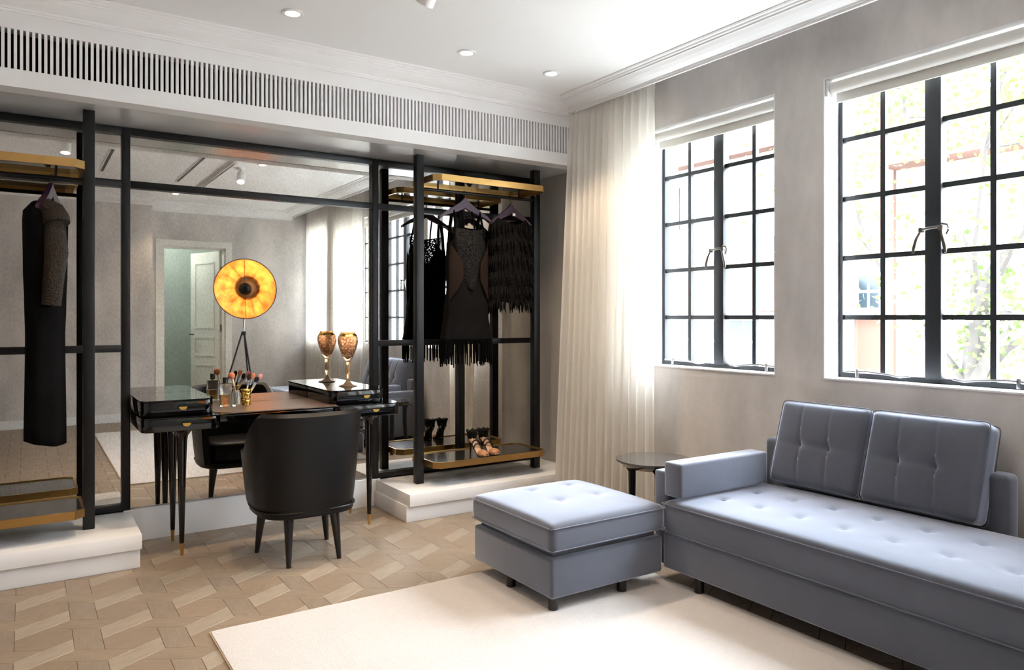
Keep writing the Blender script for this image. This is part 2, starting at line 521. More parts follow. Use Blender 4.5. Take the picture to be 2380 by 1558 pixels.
for o, a, k in planks:
    c0 = cent[k]; c = o + Vector((c0.x*cos(a)-c0.y*sin(a), c0.x*sin(a)+c0.y*cos(a)))
    if not in_room(c): continue
    uv = cam_uv(c)
    vis = uv and -60 < uv[0] < 2440 and uv[1] < 1640 and c.y < 4.86
    covered = (0.70 < c.x < 2.60 and 0.25 < c.y < 3.14) or (c.x > 2.72 and c.y < 2.5) or (c.y > 4.36 and (c.x < 0.42 or c.x > 2.12)) \
        or (1.98 < c.x < 2.56 and c.y < 3.2) or c.x > 3.45
    if vis and not covered and nvis < 300:
        q = link('plank', HM if k == 3 else PM[k], None, fl)
        q.location = (o.x, o.y, 0); q.rotation_euler = (0, 0, a + (R.choice((0, 1, 2))*pi/3 if k == 3 else 0))
        nvis += 1
    else:
        pts = hexp if k == 3 else par
        pts = shrink(pts, 0.0012)
        stuff.add([(o.x + x*cos(a)-y*sin(a), o.y + x*sin(a)+y*cos(a), 0.0) for x, y in pts], [tuple(range(len(pts)))])
so = stuff.build('parquet_field', 'oak_stuff', fl, weld=False); so['kind'] = 'stuff'

# ceiling, roof
struct(box('ceiling', 'ceiling_white', None, XL-0.2, 3.255, -1.5, YB+0.1, ZC, ZC+0.06))
struct(box('ceiling_roof_slab', 'ceiling_white', None, XL-0.3, 3.95, -3.5, 5.2, 2.97, 3.1))

# window wall with openings
wr = MB()
YE = 4.26
wr.box(WX, 3.80, -3.4, YE, -0.06, WZ0)
wr.box(WX, 3.80, -3.4, YE, WZ1, 2.98)
edges = sorted([(c-h, c+h) for c, h in WINS])
y = -3.4
for a, b in edges:
    wr.box(WX, 3.80, y, a, WZ0, WZ1); y = b
wr.box(WX, 3.80, y, YE, WZ0, WZ1)
struct(wr.build('wall_right', 'plaster'))
# niche side and back
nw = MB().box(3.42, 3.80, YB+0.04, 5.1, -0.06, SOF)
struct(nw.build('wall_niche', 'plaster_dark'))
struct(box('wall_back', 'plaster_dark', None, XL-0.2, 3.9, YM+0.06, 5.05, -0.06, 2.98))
struct(box('wall_left', 'plaster', None, XL-0.2, XL, -3.4, 5.05, -0.06, 2.98))
# front wall in two steps, alcove with doorway
DX0, DX1, DZ = 1.53, 2.33, 2.26
fw = MB()
fw.box(XL, 1.34, -1.5, YF, -0.06, 2.98)
fw.box(1.34, DX0, YA-0.16, YA, -0.06, 2.98)
fw.box(DX1, WX+0.02, YA-0.16, YA, -0.06, 2.98)
fw.box(DX0, DX1, YA-0.16, YA, DZ, 2.98)
struct(fw.build('wall_front', 'plaster'))
# hall behind the doorway
hw_ = MB()
hw_.box(0.9, 1.0, -3.2, YA-0.16, -0.06, 2.98); hw_.box(3.1, 3.2, -3.2, YA-0.16, -0.06, 2.98); hw_.box(0.9, 3.2, -3.3, -3.2, -0.06, 2.98)
struct(hw_.build('wall_hall', 'hall_wall'))

# bulkhead with a long air slot
bk = MB()
bk.box(XL, 3.78, YB, YB+0.12, SOF, 2.463)
bk.box(XL, 3.78, YB+0.004, YB+0.12, 2.463, 2.481)
bk.box(XL, 3.78, YB+0.004, YB+0.12, 2.671, 2.98)
struct(bk.build('wall_bulkhead', 'white_paint'))
struct(box('ceiling_niche', 'soffit_grey', None, XL, 3.78, YB+0.002, YM+0.06, SOF+0.002, SOF+0.05))
gr = empty('air_grille', (0.8, YB+0.02, 2.481), 'long white slatted air grille set in the bulkhead above the mirror wardrobe', 'grille')
box('grille_back', 'black_void', gr, XL, 3.78, YB+0.085, YB+0.12, 2.47, 2.68)
slat_me = MB().box(-0.0064, 0.0064, 0.0, 0.026, 2.481, 2.671).mesh('slat')
slat_me.materials.append(MATS['white_paint'])
nx = 0
x = -1.585
while x < 3.45:
    q = link('slat', slat_me, None, gr); q.location = (x, YB+0.006, 0); x += 0.0245; nx += 1

# cornices
def cornice(name, prof, a0, a1, axis):
    return struct(MB().extr(prof, a0, a1, axis).build(name, 'ceiling_white'))
cb = [(YB+0.01,2.748),(YB-0.012,2.748),(YB-0.012,2.757),(YB-0.020,2.757),(YB-0.020,2.768),(YB-0.034,2.772),(YB-0.058,2.782),(YB-0.082,2.797),
      (YB-0.098,2.812),(YB-0.104,2.812),(YB-0.104,2.819),(YB-0.118,2.822),(YB-0.124,2.829),(YB-0.132,2.829),(YB-0.142,2.834),(YB-0.142,2.845),(YB+0.01,2.845)]
cornice('trim_1', cb, XL, 3.26, 'x')
CX = 3.255
cw = [(CX+0.012,2.757),(CX,2.757),(CX,2.768),(CX-0.010,2.768),(CX-0.012,2.776),(CX-0.03,2.780),(CX-0.06,2.788),(CX-0.09,2.800),
      (CX-0.115,2.813),(CX-0.122,2.813),(CX-0.122,2.820),(CX-0.138,2.823),(CX-0.144,2.830),(CX-0.158,2.830),(CX-0.166,2.835),(CX-0.166,2.845),(CX+0.012,2.98)]
cornice('trim_2', cw, YA, YB+0.02, 'y')
cf = lambda y0: [(y0,2.72),(y0+0.015,2.72),(y0+0.02,2.74),(y0+0.05,2.75),(y0+0.09,2.78),(y0+0.11,2.81),(y0+0.13,2.815),(y0+0.14,2.845),(y0,2.845)]
cornice('trim_3', cf(YF), XL, 1.34, 'x')
cornice('trim_4', cf(YA), 1.34, 3.26, 'x')
struct(box('baseboard_front', 'white_paint', None, XL, 1.352, YF, YF+0.012, 0, 0.10))
struct(MB().box(1.34, DX0-0.10, YA, YA+0.012, 0, 0.10).box(DX1+0.10, WX, YA, YA+0.012, 0, 0.10).build('baseboard_alcove', 'white_paint'))
struct(box('baseboard_right', 'white_paint', None, WX-0.012, WX, YA, YE, 0, 0.10))
struct(box('baseboard_back', 'plinth_white', None, 0.47, 2.05, YM-0.03, YM+0.05, 0, 0.186, bev=0.002))

# ceiling slots (air slots seen in the mirror)
for (xx, ya, yb) in ((1.43, 0.55, 2.1), (0.665, 0.75, 1.95)):
    t = empty('ceiling_slot', (xx, (ya+yb)/2, ZC), 'narrow dark ceiling slot %s the track light, seen in the mirror' % ('beside' if xx > 1 else 'farther left from'), 'air slot')
    box('slot_strip', 'slot_dark', t, xx-0.014, xx+0.014, ya, yb, ZC-0.003, ZC+0.002)
    MB().box(xx-0.024, xx-0.014, ya-0.01, yb+0.01, ZC-0.006, ZC+0.002).box(xx+0.014, xx+0.024, ya-0.01, yb+0.01, ZC-0.006, ZC+0.002).build('slot_trim', 'white_paint', t)

# ------------------------------------------------------------------ windows
def make_window(n, cy, hw, full):
    w = empty('window_%d' % n, (FX, cy, WZ0)); w['kind'] = 'structure'
    z0, z1 = WZ0+0.006, WZ1+0.0
    ya, yb = cy-hw+0.002, cy+hw-0.002
    # white lining of the opening
    MB().box(WX-0.001, 3.79, ya-0.002, ya+0.004, z0-0.006, z1).build('reveal', 'white_paint', w)
    MB().box(WX-0.001, 3.79, yb-0.004, yb+0.002, z0-0.006, z1).build('reveal', 'white_paint', w)
    MB().box(WX-0.001, 3.79, ya, yb, z1-0.006, z1).build('reveal', 'white_paint', w)
    MB().box(WX-0.006, 3.79, ya, yb, z0-0.008, z0).build('sill', 'white_paint', w)
    X0, X1 = FX-0.02, FX+0.025
    fr = MB().box(X0, X1, ya+0.004, ya+0.028, z0, z1-0.006).box(X0, X1, yb-0.028, yb-0.004, z0, z1-0.006)
    fr.box(X0, X1, ya+0.028, yb-0.028, z0, z0+0.026).box(X0, X1, ya+0.028, yb-0.028, z1-0.032, z1-0.006)
    fr.build('frame', 'window_metal', w)
    box('mullion', 'window_metal', w, X0-0.012, X1, cy-0.038, cy+0.038, z0+0.02, z1-0.02, bev=0.003)
    rows = [1.30, 1.6157, 1.9314, 2.2471]
    for s in (-1, 1):
        a, b = (ya+0.026, cy-0.038) if s < 0 else (cy+0.038, yb-0.026)
        ym = (a+b)/2
        box('muntin', 'window_metal', w, FX-0.014, FX+0.016, ym-0.0125, ym+0.0125, z0+0.02, z1-0.03)
        for zr in rows:
            box('glazing_bar', 'window_metal', w, FX-0.012, FX+0.014, a, b, zr-0.0125, zr+0.0125)
        zz = [z0+0.02] + rows + [z1-0.03]
        for p, q in ((a, ym-0.010), (ym+0.010, b)):
            for k in range(5):
                box('pane', 'window_glass', w, FX+0.004, FX+0.008, p-0.004, q+0.004, zz[k]+0.004, zz[k+1]-0.004)
    if full:
        zl = 1.615 + 0.11
        L = MB()
        xk = X0-0.03
        L.tube([(xk+0.02, cy-0.05, zl), (xk-0.005, cy-0.04, zl+0.005), (xk-0.012, cy, zl+0.002), (xk-0.005, cy+0.04, zl-0.002), (xk+0.015, cy+0.055, zl-0.012)], 0.0075, 8)
        L.lathe([(0.012,-0.012),(0.014,0),(0.012,0.012)], (xk, cy+0.046, zl-0.004), 10)
        L.lathe([(0.012,-0.012),(0.014,0),(0.012,0.012)], (xk, cy-0.046, zl), 10)
        L.build('latch', 'nickel', w, smooth=True)
        MB().tube([(xk, cy+0.052, zl-0.01), (xk-0.008, cy+0.066, zl-0.045), (xk-0.006, cy+0.080, zl-0.09), (xk-0.004, cy+0.083, zl-0.115)], [0.006,0.007,0.0075,0.006], 8).build('latch_handle', 'nickel', w, smooth=True)
        MB().tube([(xk, cy-0.046, zl+0.006), (xk, cy-0.05, zl-0.03), (xk+0.004, cy-0.062, zl-0.085), (xk+0.004, cy-0.066, zl-0.118)], [0.006,0.0085,0.010,0.006], 8).build('latch_handle', 'nickel', w, smooth=True)
        MB().tube([(xk, cy-0.05, zl+0.02), (xk-0.004, cy-0.078, zl+0.012), (xk-0.004, cy-0.084, zl-0.012), (xk, cy-0.072, zl-0.032)], 0.005, 8).build('latch_hook', 'nickel', w, smooth=True)
        for s in (-1, 1):
            yb0 = cy + s*hw*0.88; yb1 = cy + s*0.10
            st = MB().tube([(xk, yb0, z0+0.034), (xk, yb0-s*0.12, z0+0.040), (xk, cy+s*0.20, z0+0.030), (xk, cy+s*0.15, z0+0.022), (xk, yb1, z0+0.030)], 0.0055, 8)
            st.lathe([(0.009,-0.014),(0.009,0.03)], (xk, yb0-s*0.07, z0+0.02), 8)
            st.build('stay_bar', 'chrome', w, smooth=True)
    return w
for i, (cy, hw) in enumerate(WINS): make_window(i+1, cy, hw, i < 3)

blind_labels = ['white roller blind rolled up in the window beside the pale curtain', 'white roller blind rolled up in the big window above the sofa',
                'white roller blind over the far curtained window seen in the mirror', 'white roller blind over the window nearest the door']
for i, (cy, hw) in enumerate(WINS[:3]):
    b = empty('roller_blind', (WX+0.045, cy, WZ1), blind_labels[i], 'blind', 'roller blinds over the windows')
    ya, yb = cy-hw+0.012, cy+hw-0.012
    MB().tube([(WX+0.045, ya+0.012, WZ1-0.048), (WX+0.045, yb-0.012, WZ1-0.048)], 0.031, 20).build('roll', 'blind', b, smooth=True)
    box('drop', 'blind', b, WX+0.074, WX+0.0765, ya+0.015, yb-0.015, WZ1-0.115, WZ1-0.045)
    box('bottom_bar', 'blind', b, WX+0.069, WX+0.081, ya+0.015, yb-0.015, WZ1-0.124, WZ1-0.112, bev=0.003)
    for yy in (ya-0.004, yb-0.006):
        box('bracket', 'blind_bracket', b, WX+0.008, WX+0.082, yy, yy+0.010, WZ1-0.095, WZ1-0.008, bev=0.003)

# ------------------------------------------------------------------ door
dr = empty('door_1', ((DX0+DX1)/2, YA, 0)); dr['kind'] = 'structure'
cs = MB()
cs.box(DX0-0.085, DX0, YA-0.01, YA+0.025, 0, DZ+0.085).box(DX1, DX1+0.085, YA-0.01, YA+0.025, 0, DZ+0.085).box(DX0, DX1, YA-0.01, YA+0.025, DZ, DZ+0.085)
cs.box(DX0, DX0+0.02, YA-0.16, YA, 0, DZ).box(DX1-0.02, DX1, YA-0.16, YA, 0, DZ).box(DX0, DX1, YA-0.16, YA, DZ-0.02, DZ)
cs.build('door_frame', 'door_paint', dr)
def door_local(lx, ly, z):   # leaf hinged at the window side, swung into the hall
    a = radians(180+70); hx, hy = DX1-0.03, YA-0.15
    return (hx + lx*cos(a) - ly*sin(a), hy + lx*sin(a) + ly*cos(a), z)
def dbox(name, m, l0, l1, t0, t1, z0, z1):
    mb = MB().box(l0, l1, t0, t1, z0, z1); mb.v = [door_local(*p) for p in mb.v]; return mb.build(name, m, dr)
dbox('leaf', 'door_paint', 0.0, 0.74, -0.022, 0.022, 0.01, DZ-0.025)
for (za, zb) in ((0.16, 0.62), (0.74, 1.02), (1.14, DZ-0.17)):
    for t0, t1 in ((-0.030, -0.022), (0.022, 0.030)):
        for (la, lb, zc, zd) in ((0.12,0.62,za,za+0.02),(0.12,0.62,zb-0.02,zb),(0.12,0.14,za+0.02,zb-0.02),(0.60,0.62,za+0.02,zb-0.02)):
            dbox('panel_moulding', 'door_paint', la, lb, t0, t1, zc, zd)
hd = MB()
for t in (-1, 1):
    hd.tube([door_local(0.69, 0.022*t, 1.05), door_local(0.69, 0.07*t, 1.05), door_local(0.58, 0.075*t, 1.05)], 0.009, 8)
hd.build('door_handle', 'black_metal', dr, smooth=True)
for zc in (0.3, 1.15, 1.95):
    MB().tube([(DX1-0.028, YA-0.145, zc-0.05), (DX1-0.028, YA-0.145, zc+0.05)], 0.011, 8).build('hinge', 'nickel', dr)

# unseen lamp added in the hall to brighten the doorway
hl = empty('hall_fill_lamp', (1.5, -2.3, 2.97), 'plain round fill lamp added unseen in the hall behind the open door', 'lamp')
MB().lathe([(0.0,0),(0.13,0),(0.15,-0.03),(0.13,-0.06),(0.0,-0.07)], (1.5,-2.3,2.97), 20).build('shade', 'white_paint', hl, smooth=True)
ld = bpy.data.lights.new('hall_fill_light', 'POINT'); ld.energy = 48; ld.shadow_soft_size = 0.12; ld.color = (0.92, 1.0, 0.95)
lo = bpy.data.objects.new('hall_fill_light', ld); lo.location = (1.5, -2.3, 2.72); COL.objects.link(lo)

# ------------------------------------------------------------------ recessed downlights and track spots (warm lamps; the out-of-view ones are added fill)
WARM = (1.0, 0.78, 0.55)
DL = [(1.126,3.723,'above the leather chair, nearest the left edge'), (2.139,3.722,'in the middle of the row along the bulkhead'),
      (2.766,3.743,'nearest the pale curtain'), (1.992,2.007,'in mid ceiling, seen in the mirror'), (1.554,-0.353,'near the door, seen in the mirror'),
      (0.11,3.72,'added as fill, out of view above the left rack'), (-0.9,3.72,'added as fill, out of view in the far left corner'),  # from here on: unseen downlights added to lift the room light
      (1.10,2.55,'added as fill, out of view above the rug corner'), (0.05,2.55,'added as fill, out of view in front of the left rack'), (-0.95,2.55,'added as fill, out of view beside the left wall')]
DLP = [60, 44, 54, 26, 26, 12, 12, 14, 12, 14]
for (dx, dy, where), pw in zip(DL, DLP):
    d = empty('recessed_downlight', (dx, dy, ZC), 'small round recessed ceiling downlight ' + where, 'downlight', 'recessed ceiling downlights')
    MB().lathe([(0.036,0.0),(0.052,0.0),(0.054,-0.004),(0.05,-0.007),(0.038,-0.006),(0.036,-0.004)], (dx,dy,ZC), 28, None, False).build('trim_ring', 'white_paint', d, smooth=True)
    MB().lathe([(0.0,-0.0045),(0.03,-0.0045),(0.036,-0.003),(0.036,0.0)], (dx,dy,ZC), 24).build('lens', 'downlight_glow', d, smooth=True)
    l = bpy.data.lights.new('downlight_beam', 'SPOT'); l.energy = pw; l.color = WARM; l.spot_size = radians(96); l.spot_blend = 0.6; l.shadow_soft_size = 0.022
    o = bpy.data.objects.new('downlight_beam', l); o.location = (dx, dy, ZC-0.03); COL.objects.link(o)

def spot(px, py, aim, label, pw):
    t = empty('ceiling_spotlight', (px, py, ZC), label, 'spotlight', 'white ceiling spotlights')
    MB().lathe([(0.0,0.0),(0.045,0.0),(0.045,-0.018),(0.0,-0.02)], (px,py,ZC), 20).build('mount', 'white_paint', t, smooth=True)
    MB().tube([(px,py,ZC-0.015),(px,py,ZC-0.075)], 0.011, 10).build('stem', 'white_paint', t)
    p = Vector((px,py,ZC-0.095)); dv = (Vector(aim)-p).normalized()
    M = dv.to_track_quat('Z','Y').to_matrix()
    MB().lathe([(0.0,-0.06),(0.030,-0.058),(0.040,-0.045),(0.042,0.062),(0.036,0.064),(0.034,0.045),(0.0,0.042)], p, 22, M).build('head', 'white_paint', t, smooth=True)
    MB().lathe([(0.0,0.044),(0.033,0.046)], p, 20, M).build('lens', 'downlight_glow', t)
    l = bpy.data.lights.new('spot_beam', 'SPOT'); l.energy = pw; l.color = WARM; l.spot_size = radians(60); l.spot_blend = 0.5; l.shadow_soft_size = 0.03
    o = bpy.data.objects.new('spot_beam', l); o.location = p + dv*0.07; o.rotation_euler = dv.to_track_quat('-Z','Y').to_euler(); COL.objects.link(o)
spot(1.49, 2.92, (1.2, 4.6, 0.8), 'white ceiling spotlight cut by the top edge of the photo', 18)
spot(1.85, 1.72, (1.4, 3.2, 0.0), 'white ceiling spotlight beside the track, seen in the mirror', 18)
spot(0.28, 2.35, (0.2, 2.9, 0.0), 'white ceiling spotlight above the left rack, seen in the mirror', 18)
tk = empty('ceiling_track', (1.72, 1.1, ZC), 'slim white lighting track on the ceiling, seen in the mirror', 'track')
box('rail', 'white_paint', tk, 1.70, 1.735, 0.25, 2.05, ZC-0.028, ZC)
box('groove', 'slot_dark', tk, 1.711, 1.724, 0.27, 2.03, ZC-0.0295, ZC-0.027)

# ------------------------------------------------------------------ plinths
for nm, x0, x1, lab in (('wardrobe_plinth', XL+0.002, 0.502, 'stepped white plinth under the left clothes rack'), ('wardrobe_plinth', 2.010, 3.418, 'stepped white plinth under the right clothes rack')):
    p = empty(nm, ((x0+x1)/2, 4.5, 0), lab, 'plinth', 'white plinths under the racks')
    left = x0 < 0
    a0, a1 = (x0, x1-0.006) if left else (x0+0.0, x1)
    box('recessed_base', 'plinth_white', p, a0, a1, 4.262, YM+0.05, 0.0, 0.102, bev=0.002)
    b0, b1 = (x0, x1) if left else (x0+0.012, x1)
    box('top_slab', 'plinth_white', p, b0, b1, 4.235, YM+0.05, 0.102, 0.178, bev=0.002)

# ------------------------------------------------------------------ mirror wall
mw = empty('mirror_wall', (1.25, YM, 0.18), 'antique mirror wall in a black metal grid frame behind the dressing table', 'mirror')
XB = [-1.55, -0.204, 0.482, 2.016, 2.70, 3.41]
ZR = [0.188, 1.12, 2.07, 2.385]
def bar_v(x, z0, z1): box('frame_bar', 'black_metal', mw, x-0.022, x+0.022, YM-0.035, YM+0.012, z0, z1, bev=0.002)
def bar_h(xa, xb, z, h=0.040): box('frame_bar', 'black_metal', mw, xa+0.022, xb-0.022, YM-0.032, YM+0.012, z-h/2, z+h/2, bev=0.002)
for x in XB[1:-1]: bar_v(x, 0.19, 2.392)
for k in range(5):
    a, b = XB[k], XB[k+1]
    mid = (k == 2)
    bar_h(a, b, 2.374); bar_h(a, b, 2.07)
    if not mid: bar_h(a, b, 1.12); bar_h(a, b, 0.205, 0.034)
    zs = [0.188, 2.07, 2.385] if mid else [0.188, 1.12, 2.07, 2.385]
    for z0, z1 in zip(zs[:-1], zs[1:]):
        box('mirror_pane', 'antique_mirror', mw, a+0.001, b-0.001, YM, YM+0.006, z0+0.001, z1-0.001)

# ------------------------------------------------------------------ clothes racks
def shelf(rk, x0, x1, zt, y0=4.31, y1=4.71, c=0.045, glass='smoked_glass'):
    s = MB()
    def ring(d):
        return [(x0+c*1.0+d*0.4, y0+d), (x1-c-d*0.4, y0+d), (x1-d, y0+c+d*0.4), (x1-d, y1-c-d*0.4), (x1-c-d*0.4, y1-d), (x0+c+d*0.4, y1-d), (x0+d, y1-c-d*0.4), (x0+d, y0+c+d*0.4)]
    o, i = ring(0), ring(0.012)
    vs = [(*p, zt-0.042) for p in o] + [(*p, zt) for p in o] + [(*p, zt) for p in i] + [(*p, zt-0.042) for p in i]
    fs = []
    for k in range(8):
        n = (k+1) % 8
        for r0, r1 in ((0,8),(8,16),(16,24),(24,0)): fs.append((r0+k, r0+n, r1+n, r1+k))
    s.add(vs, fs)
    e = s.build('shelf_edge', 'brass', rk)
    MB().prism(ring(0.0125), zt-0.016, zt-0.006).build('shelf_glass', glass, rk)
    return e
glass_shelf = 'table_top'
def rack(xs, zu, zl, sx0, sx1, label):
    rk = empty('clothes_rack', ((xs[0]+xs[1])/2, 4.51, 0.178), label, 'clothes rack', 'black and brass clothes racks')
    for x in xs: box('post', 'black_metal', rk, x-0.027, x+0.027, 4.483, 4.537, 0.1785, SOF+0.002, bev=0.003)
    shelf(rk, sx0, sx1, zu, glass='smoked_glass'); shelf(rk, sx0, sx1, zl, glass=glass_shelf)
    zr = zu-0.075
    MB().tube([(sx0-0.004, 4.51, zr), (sx1+0.004, 4.51, zr)], 0.011, 12).build('hanging_rail', 'black_metal', rk, smooth=True)
    for x in (sx0+0.12, sx1-0.12):
        MB().tube([(x, 4.51, zr), (x, 4.51, zu-0.016)], 0.006, 8).build('rail_hanger', 'black_metal', rk)
    return zr
ZRR = rack((2.217, 3.180), 2.248, 0.342, 2.2445, 3.1525, 'black metal rack with brass shelves and short dark dresses beside the curtain')
ZRL = rack((-0.680, 0.279), 2.100, 0.322, -0.6525, 0.2515, 'black metal rack with brass shelves holding the long dress at left edge')

# ------------------------------------------------------------------ hangers and clothes
def hanger(cx, cy, z, ang, label, w=0.205, zr=2.17):
    """z: top of the wooden neck; ang rotation about z"""
    h = empty('clothes_hanger', (cx, cy, z), label, 'hanger')
    ca, sa = cos(ang), sin(ang)
    def W(l, t, zz): return (cx + l*ca - t*sa, cy + l*sa + t*ca, zz)
    mb = MB(); n = 24; vs = []
    for i in range(n+1):
        t = -1 + 2*i/n; a = abs(t)
        zz = z - 0.012 - 0.105*a**0.8 + (-0.03*max(0, a-0.8)/0.2 if a > 0.8 else 0) * 0.4
        hgt = 0.050*(1-a)**1.5 + 0.020
        th = 0.010 + 0.008*a
        vs += [W(t*w, -th, zz-hgt*0.5), W(t*w, th, zz-hgt*0.5), W(t*w, th, zz+hgt*0.5), W(t*w, -th, zz+hgt*0.5)]
    fs = [(i*4+k, i*4+(k+1)%4, i*4+4+(k+1)%4, i*4+4+k) for i in range(n) for k in range(4)] + [(3,2,1,0), (n*4, n*4+1, n*4+2, n*4+3)]
    mb.add(vs, fs).build('shoulder_bar', 'hanger_purple', h, smooth=True, ang=60)
    # wire hook over the rail
    r = 0.0155; pts = [W(0,0,z-0.01), W(0,0,zr-0.045), W(0.004,0.0,zr-0.03)]
    for k in range(9):
        q = -pi*0.5 + pi*1.35*k/8
        pts.append((cx + 0, 4.51 + r*cos(q), zr + r*sin(q)) if k > 0 else (cx, cy + 0.004, zr-0.018))
    MB().tube(pts, 0.0028, 6).build('hook', 'nickel', h, smooth=True)
    return h

def loft(cx, cy, ang, rows, ztop, zbot, nth=40, nz=26, folds=0.0, nf=9, seed=1):
    """garment shell: rows = [(z, halfwidth, halfthick)]; ztop(theta), zbot(theta) rims; open tube"""
    rr = random.Random(seed); ph = rr.random()*6
    def prof(z):
        if z >= rows[0][0]: return rows[0][1], rows[0][2]
        for (za,wa,ta),(zb,wb,tb) in zip(rows[:-1], rows[1:]):
            if z >= zb:
                f = (za-z)/(za-zb); f = f*f*(3-2*f); return wa+(wb-wa)*f, ta+(tb-ta)*f
        return rows[-1][1], rows[-1][2]
    ca, sa = cos(ang), sin(ang); vs = []; fs = []
    z_hi, z_lo = rows[0][0], rows[-1][0]
    for i in range(nz+1):
        for k in range(nth):
            th = 2*pi*k/nth
            za, zb = ztop(th), zbot(th); z = za + (zb-za)*i/nz
            w, t = prof(z)
            g = 1 + folds*sin(nf*th+ph)*max(0, (z_hi-z)/(z_hi-z_lo))**1.2
            l = w*g*math.copysign(abs(cos(th))**0.85, cos(th)); d = t*g*math.copysign(abs(sin(th))**0.8, sin(th))
            vs.append((cx + l*ca - d*sa, cy + l*sa + d*ca, z))
    fs = [(i*nth+k, i*nth+(k+1)%nth, (i+1)*nth+(k+1)%nth, (i+1)*nth+k) for i in range(nz) for k in range(nth)]
    return MB().add(vs, fs)

def solid(o, th=0.003):
    m = o.modifiers.new('cloth_thickness', 'SOLIDIFY'); m.thickness = th; m.offset = 0
    return o

# --- dress with illusion front and fringe (faces the room, open V back shows in the mirror)
DXC, DYC = 2.582, 4.50
hanger(DXC-0.012, DYC, 2.115, 0.0, 'purple wooden hanger holding the fringed sheer-sided dress', 0.205, ZRR)
dr2 = empty('evening_dress', (DXC, DYC, 1.5), 'black evening dress with brown sheer sides, lace front and fringed hem', 'dress', 'dresses on the right rack')
rows = [(1.98,0.115,0.045),(1.80,0.150,0.060),(1.66,0.155,0.070),(1.50,0.148,0.062),(1.36,0.165,0.070),(1.10,0.195,0.080)]
def zt2(th):
    s_, c_ = sin(th), abs(cos(th))
    if s_ < 0: return 1.66 + 0.20*min(1, c_/0.7) - 0.07*max(0,(c_-0.8)/0.2)
    return 1.64 + 0.22*min(1, c_/0.75) - 0.08*max(0,(c_-0.85)/0.15)
solid(loft(DXC, DYC, 0, rows, zt2, lambda th: 1.13, folds=0.05, nf=11).build('dress_body', 'dress_crepe', dr2, smooth=True, ang=80))
# lace front panel
vs = []; fs = []; nzp, nxp = 22, 14
for i in range(nzp+1):
    f = i/nzp; z = 1.905 - 0.42*f
    w = 0.118*(1-f)**0.55 + 0.018
    for k in range(nxp+1):
        s_ = -1+2*k/nxp
        xx = w*s_; yy = -0.070 - 0.012*(1-s_*s_) + 0.02*s_*s_ + (0.02*max(0,0.25-f)/0.25)
        vs.append((DXC+xx, DYC+yy, z + (0.02*abs(s_) if i == 0 else 0)))
fs = [(i*(nxp+1)+k, i*(nxp+1)+k+1, (i+1)*(nxp+1)+k+1, (i+1)*(nxp+1)+k) for i in range(nzp) for k in range(nxp)]
solid(MB().add(vs, fs).build('lace_front', 'lace', dr2, smooth=True), 0.004)
# sheer side panels
for sgn in (-1, 1):
    vs = []; n1, n2 = 18, 10
    for i in range(n1+1):
        f = i/n1; z = 1.80 - 0.44*f
        wmax = 0.162 if f < 0.4 else 0.162 - 0.002*f
        inner = 0.118 - 0.052*math.sin(pi*min(1,f*1.15)) + 0.05*max(0,f-0.55)/0.45
        for k in range(n2+1):
            g = k/n2
            xx = wmax - (wmax-inner)*(1-g)*min(1, f*4)**0.6 - 0.012*(1-min(1, f*4))
            yy = -0.078*sqrt(max(0, 1-(xx/0.172)**2)) - 0.006
            vs.append((DXC+sgn*xx, DYC+yy, z))
    fs = [(i*(n2+1)+k, i*(n2+1)+k+1, (i+1)*(n2+1)+k+1, (i+1)*(n2+1)+k) for i in range(n1) for k in range(n2)]
    solid(MB().add(vs, fs).build('sheer_side', 'sheer_brown', dr2, smooth=True), 0.002)
for sgn in (-1, 1):
    for off, wd in ((0.115, 0.014), (0.045, 0.010)):
        MB().tube([(DXC+sgn*off*1.05, DYC-0.052, 1.86), (DXC+sgn*off*0.95, DYC-0.035, 1.95), (DXC+sgn*off*0.9, DYC-0.004, 2.055)], wd*0.6, 6).build('strap', 'dress_black', dr2)
    MB().tube([(DXC+sgn*0.11, DYC+0.05, 1.84), (DXC+sgn*0.112, DYC+0.035, 1.93), (DXC+sgn*0.108, DYC+0.004, 2.05)], 0.012, 6).build('strap', 'dress_black', dr2)
fr = MB()
for k in range(58):
    th = 2*pi*k/58; rr_ = R.random()
    px, py = DXC + 0.198*math.copysign(abs(cos(th))**0.85, cos(th)), DYC + 0.084*math.copysign(abs(sin(th))**0.8, sin(th))
    L = 0.165 + 0.03*rr_; sx = R.uniform(-0.006, 0.006)
    if R.random() < 0.12: continue
    fr.tube([(px, py, 1.15), (px+sx*0.5, py, 1.15-L*0.5), (px+sx, py, 1.15-L)], [0.0065, 0.006, 0.004], 5)
fr.build('fringe', 'dress_black', dr2)

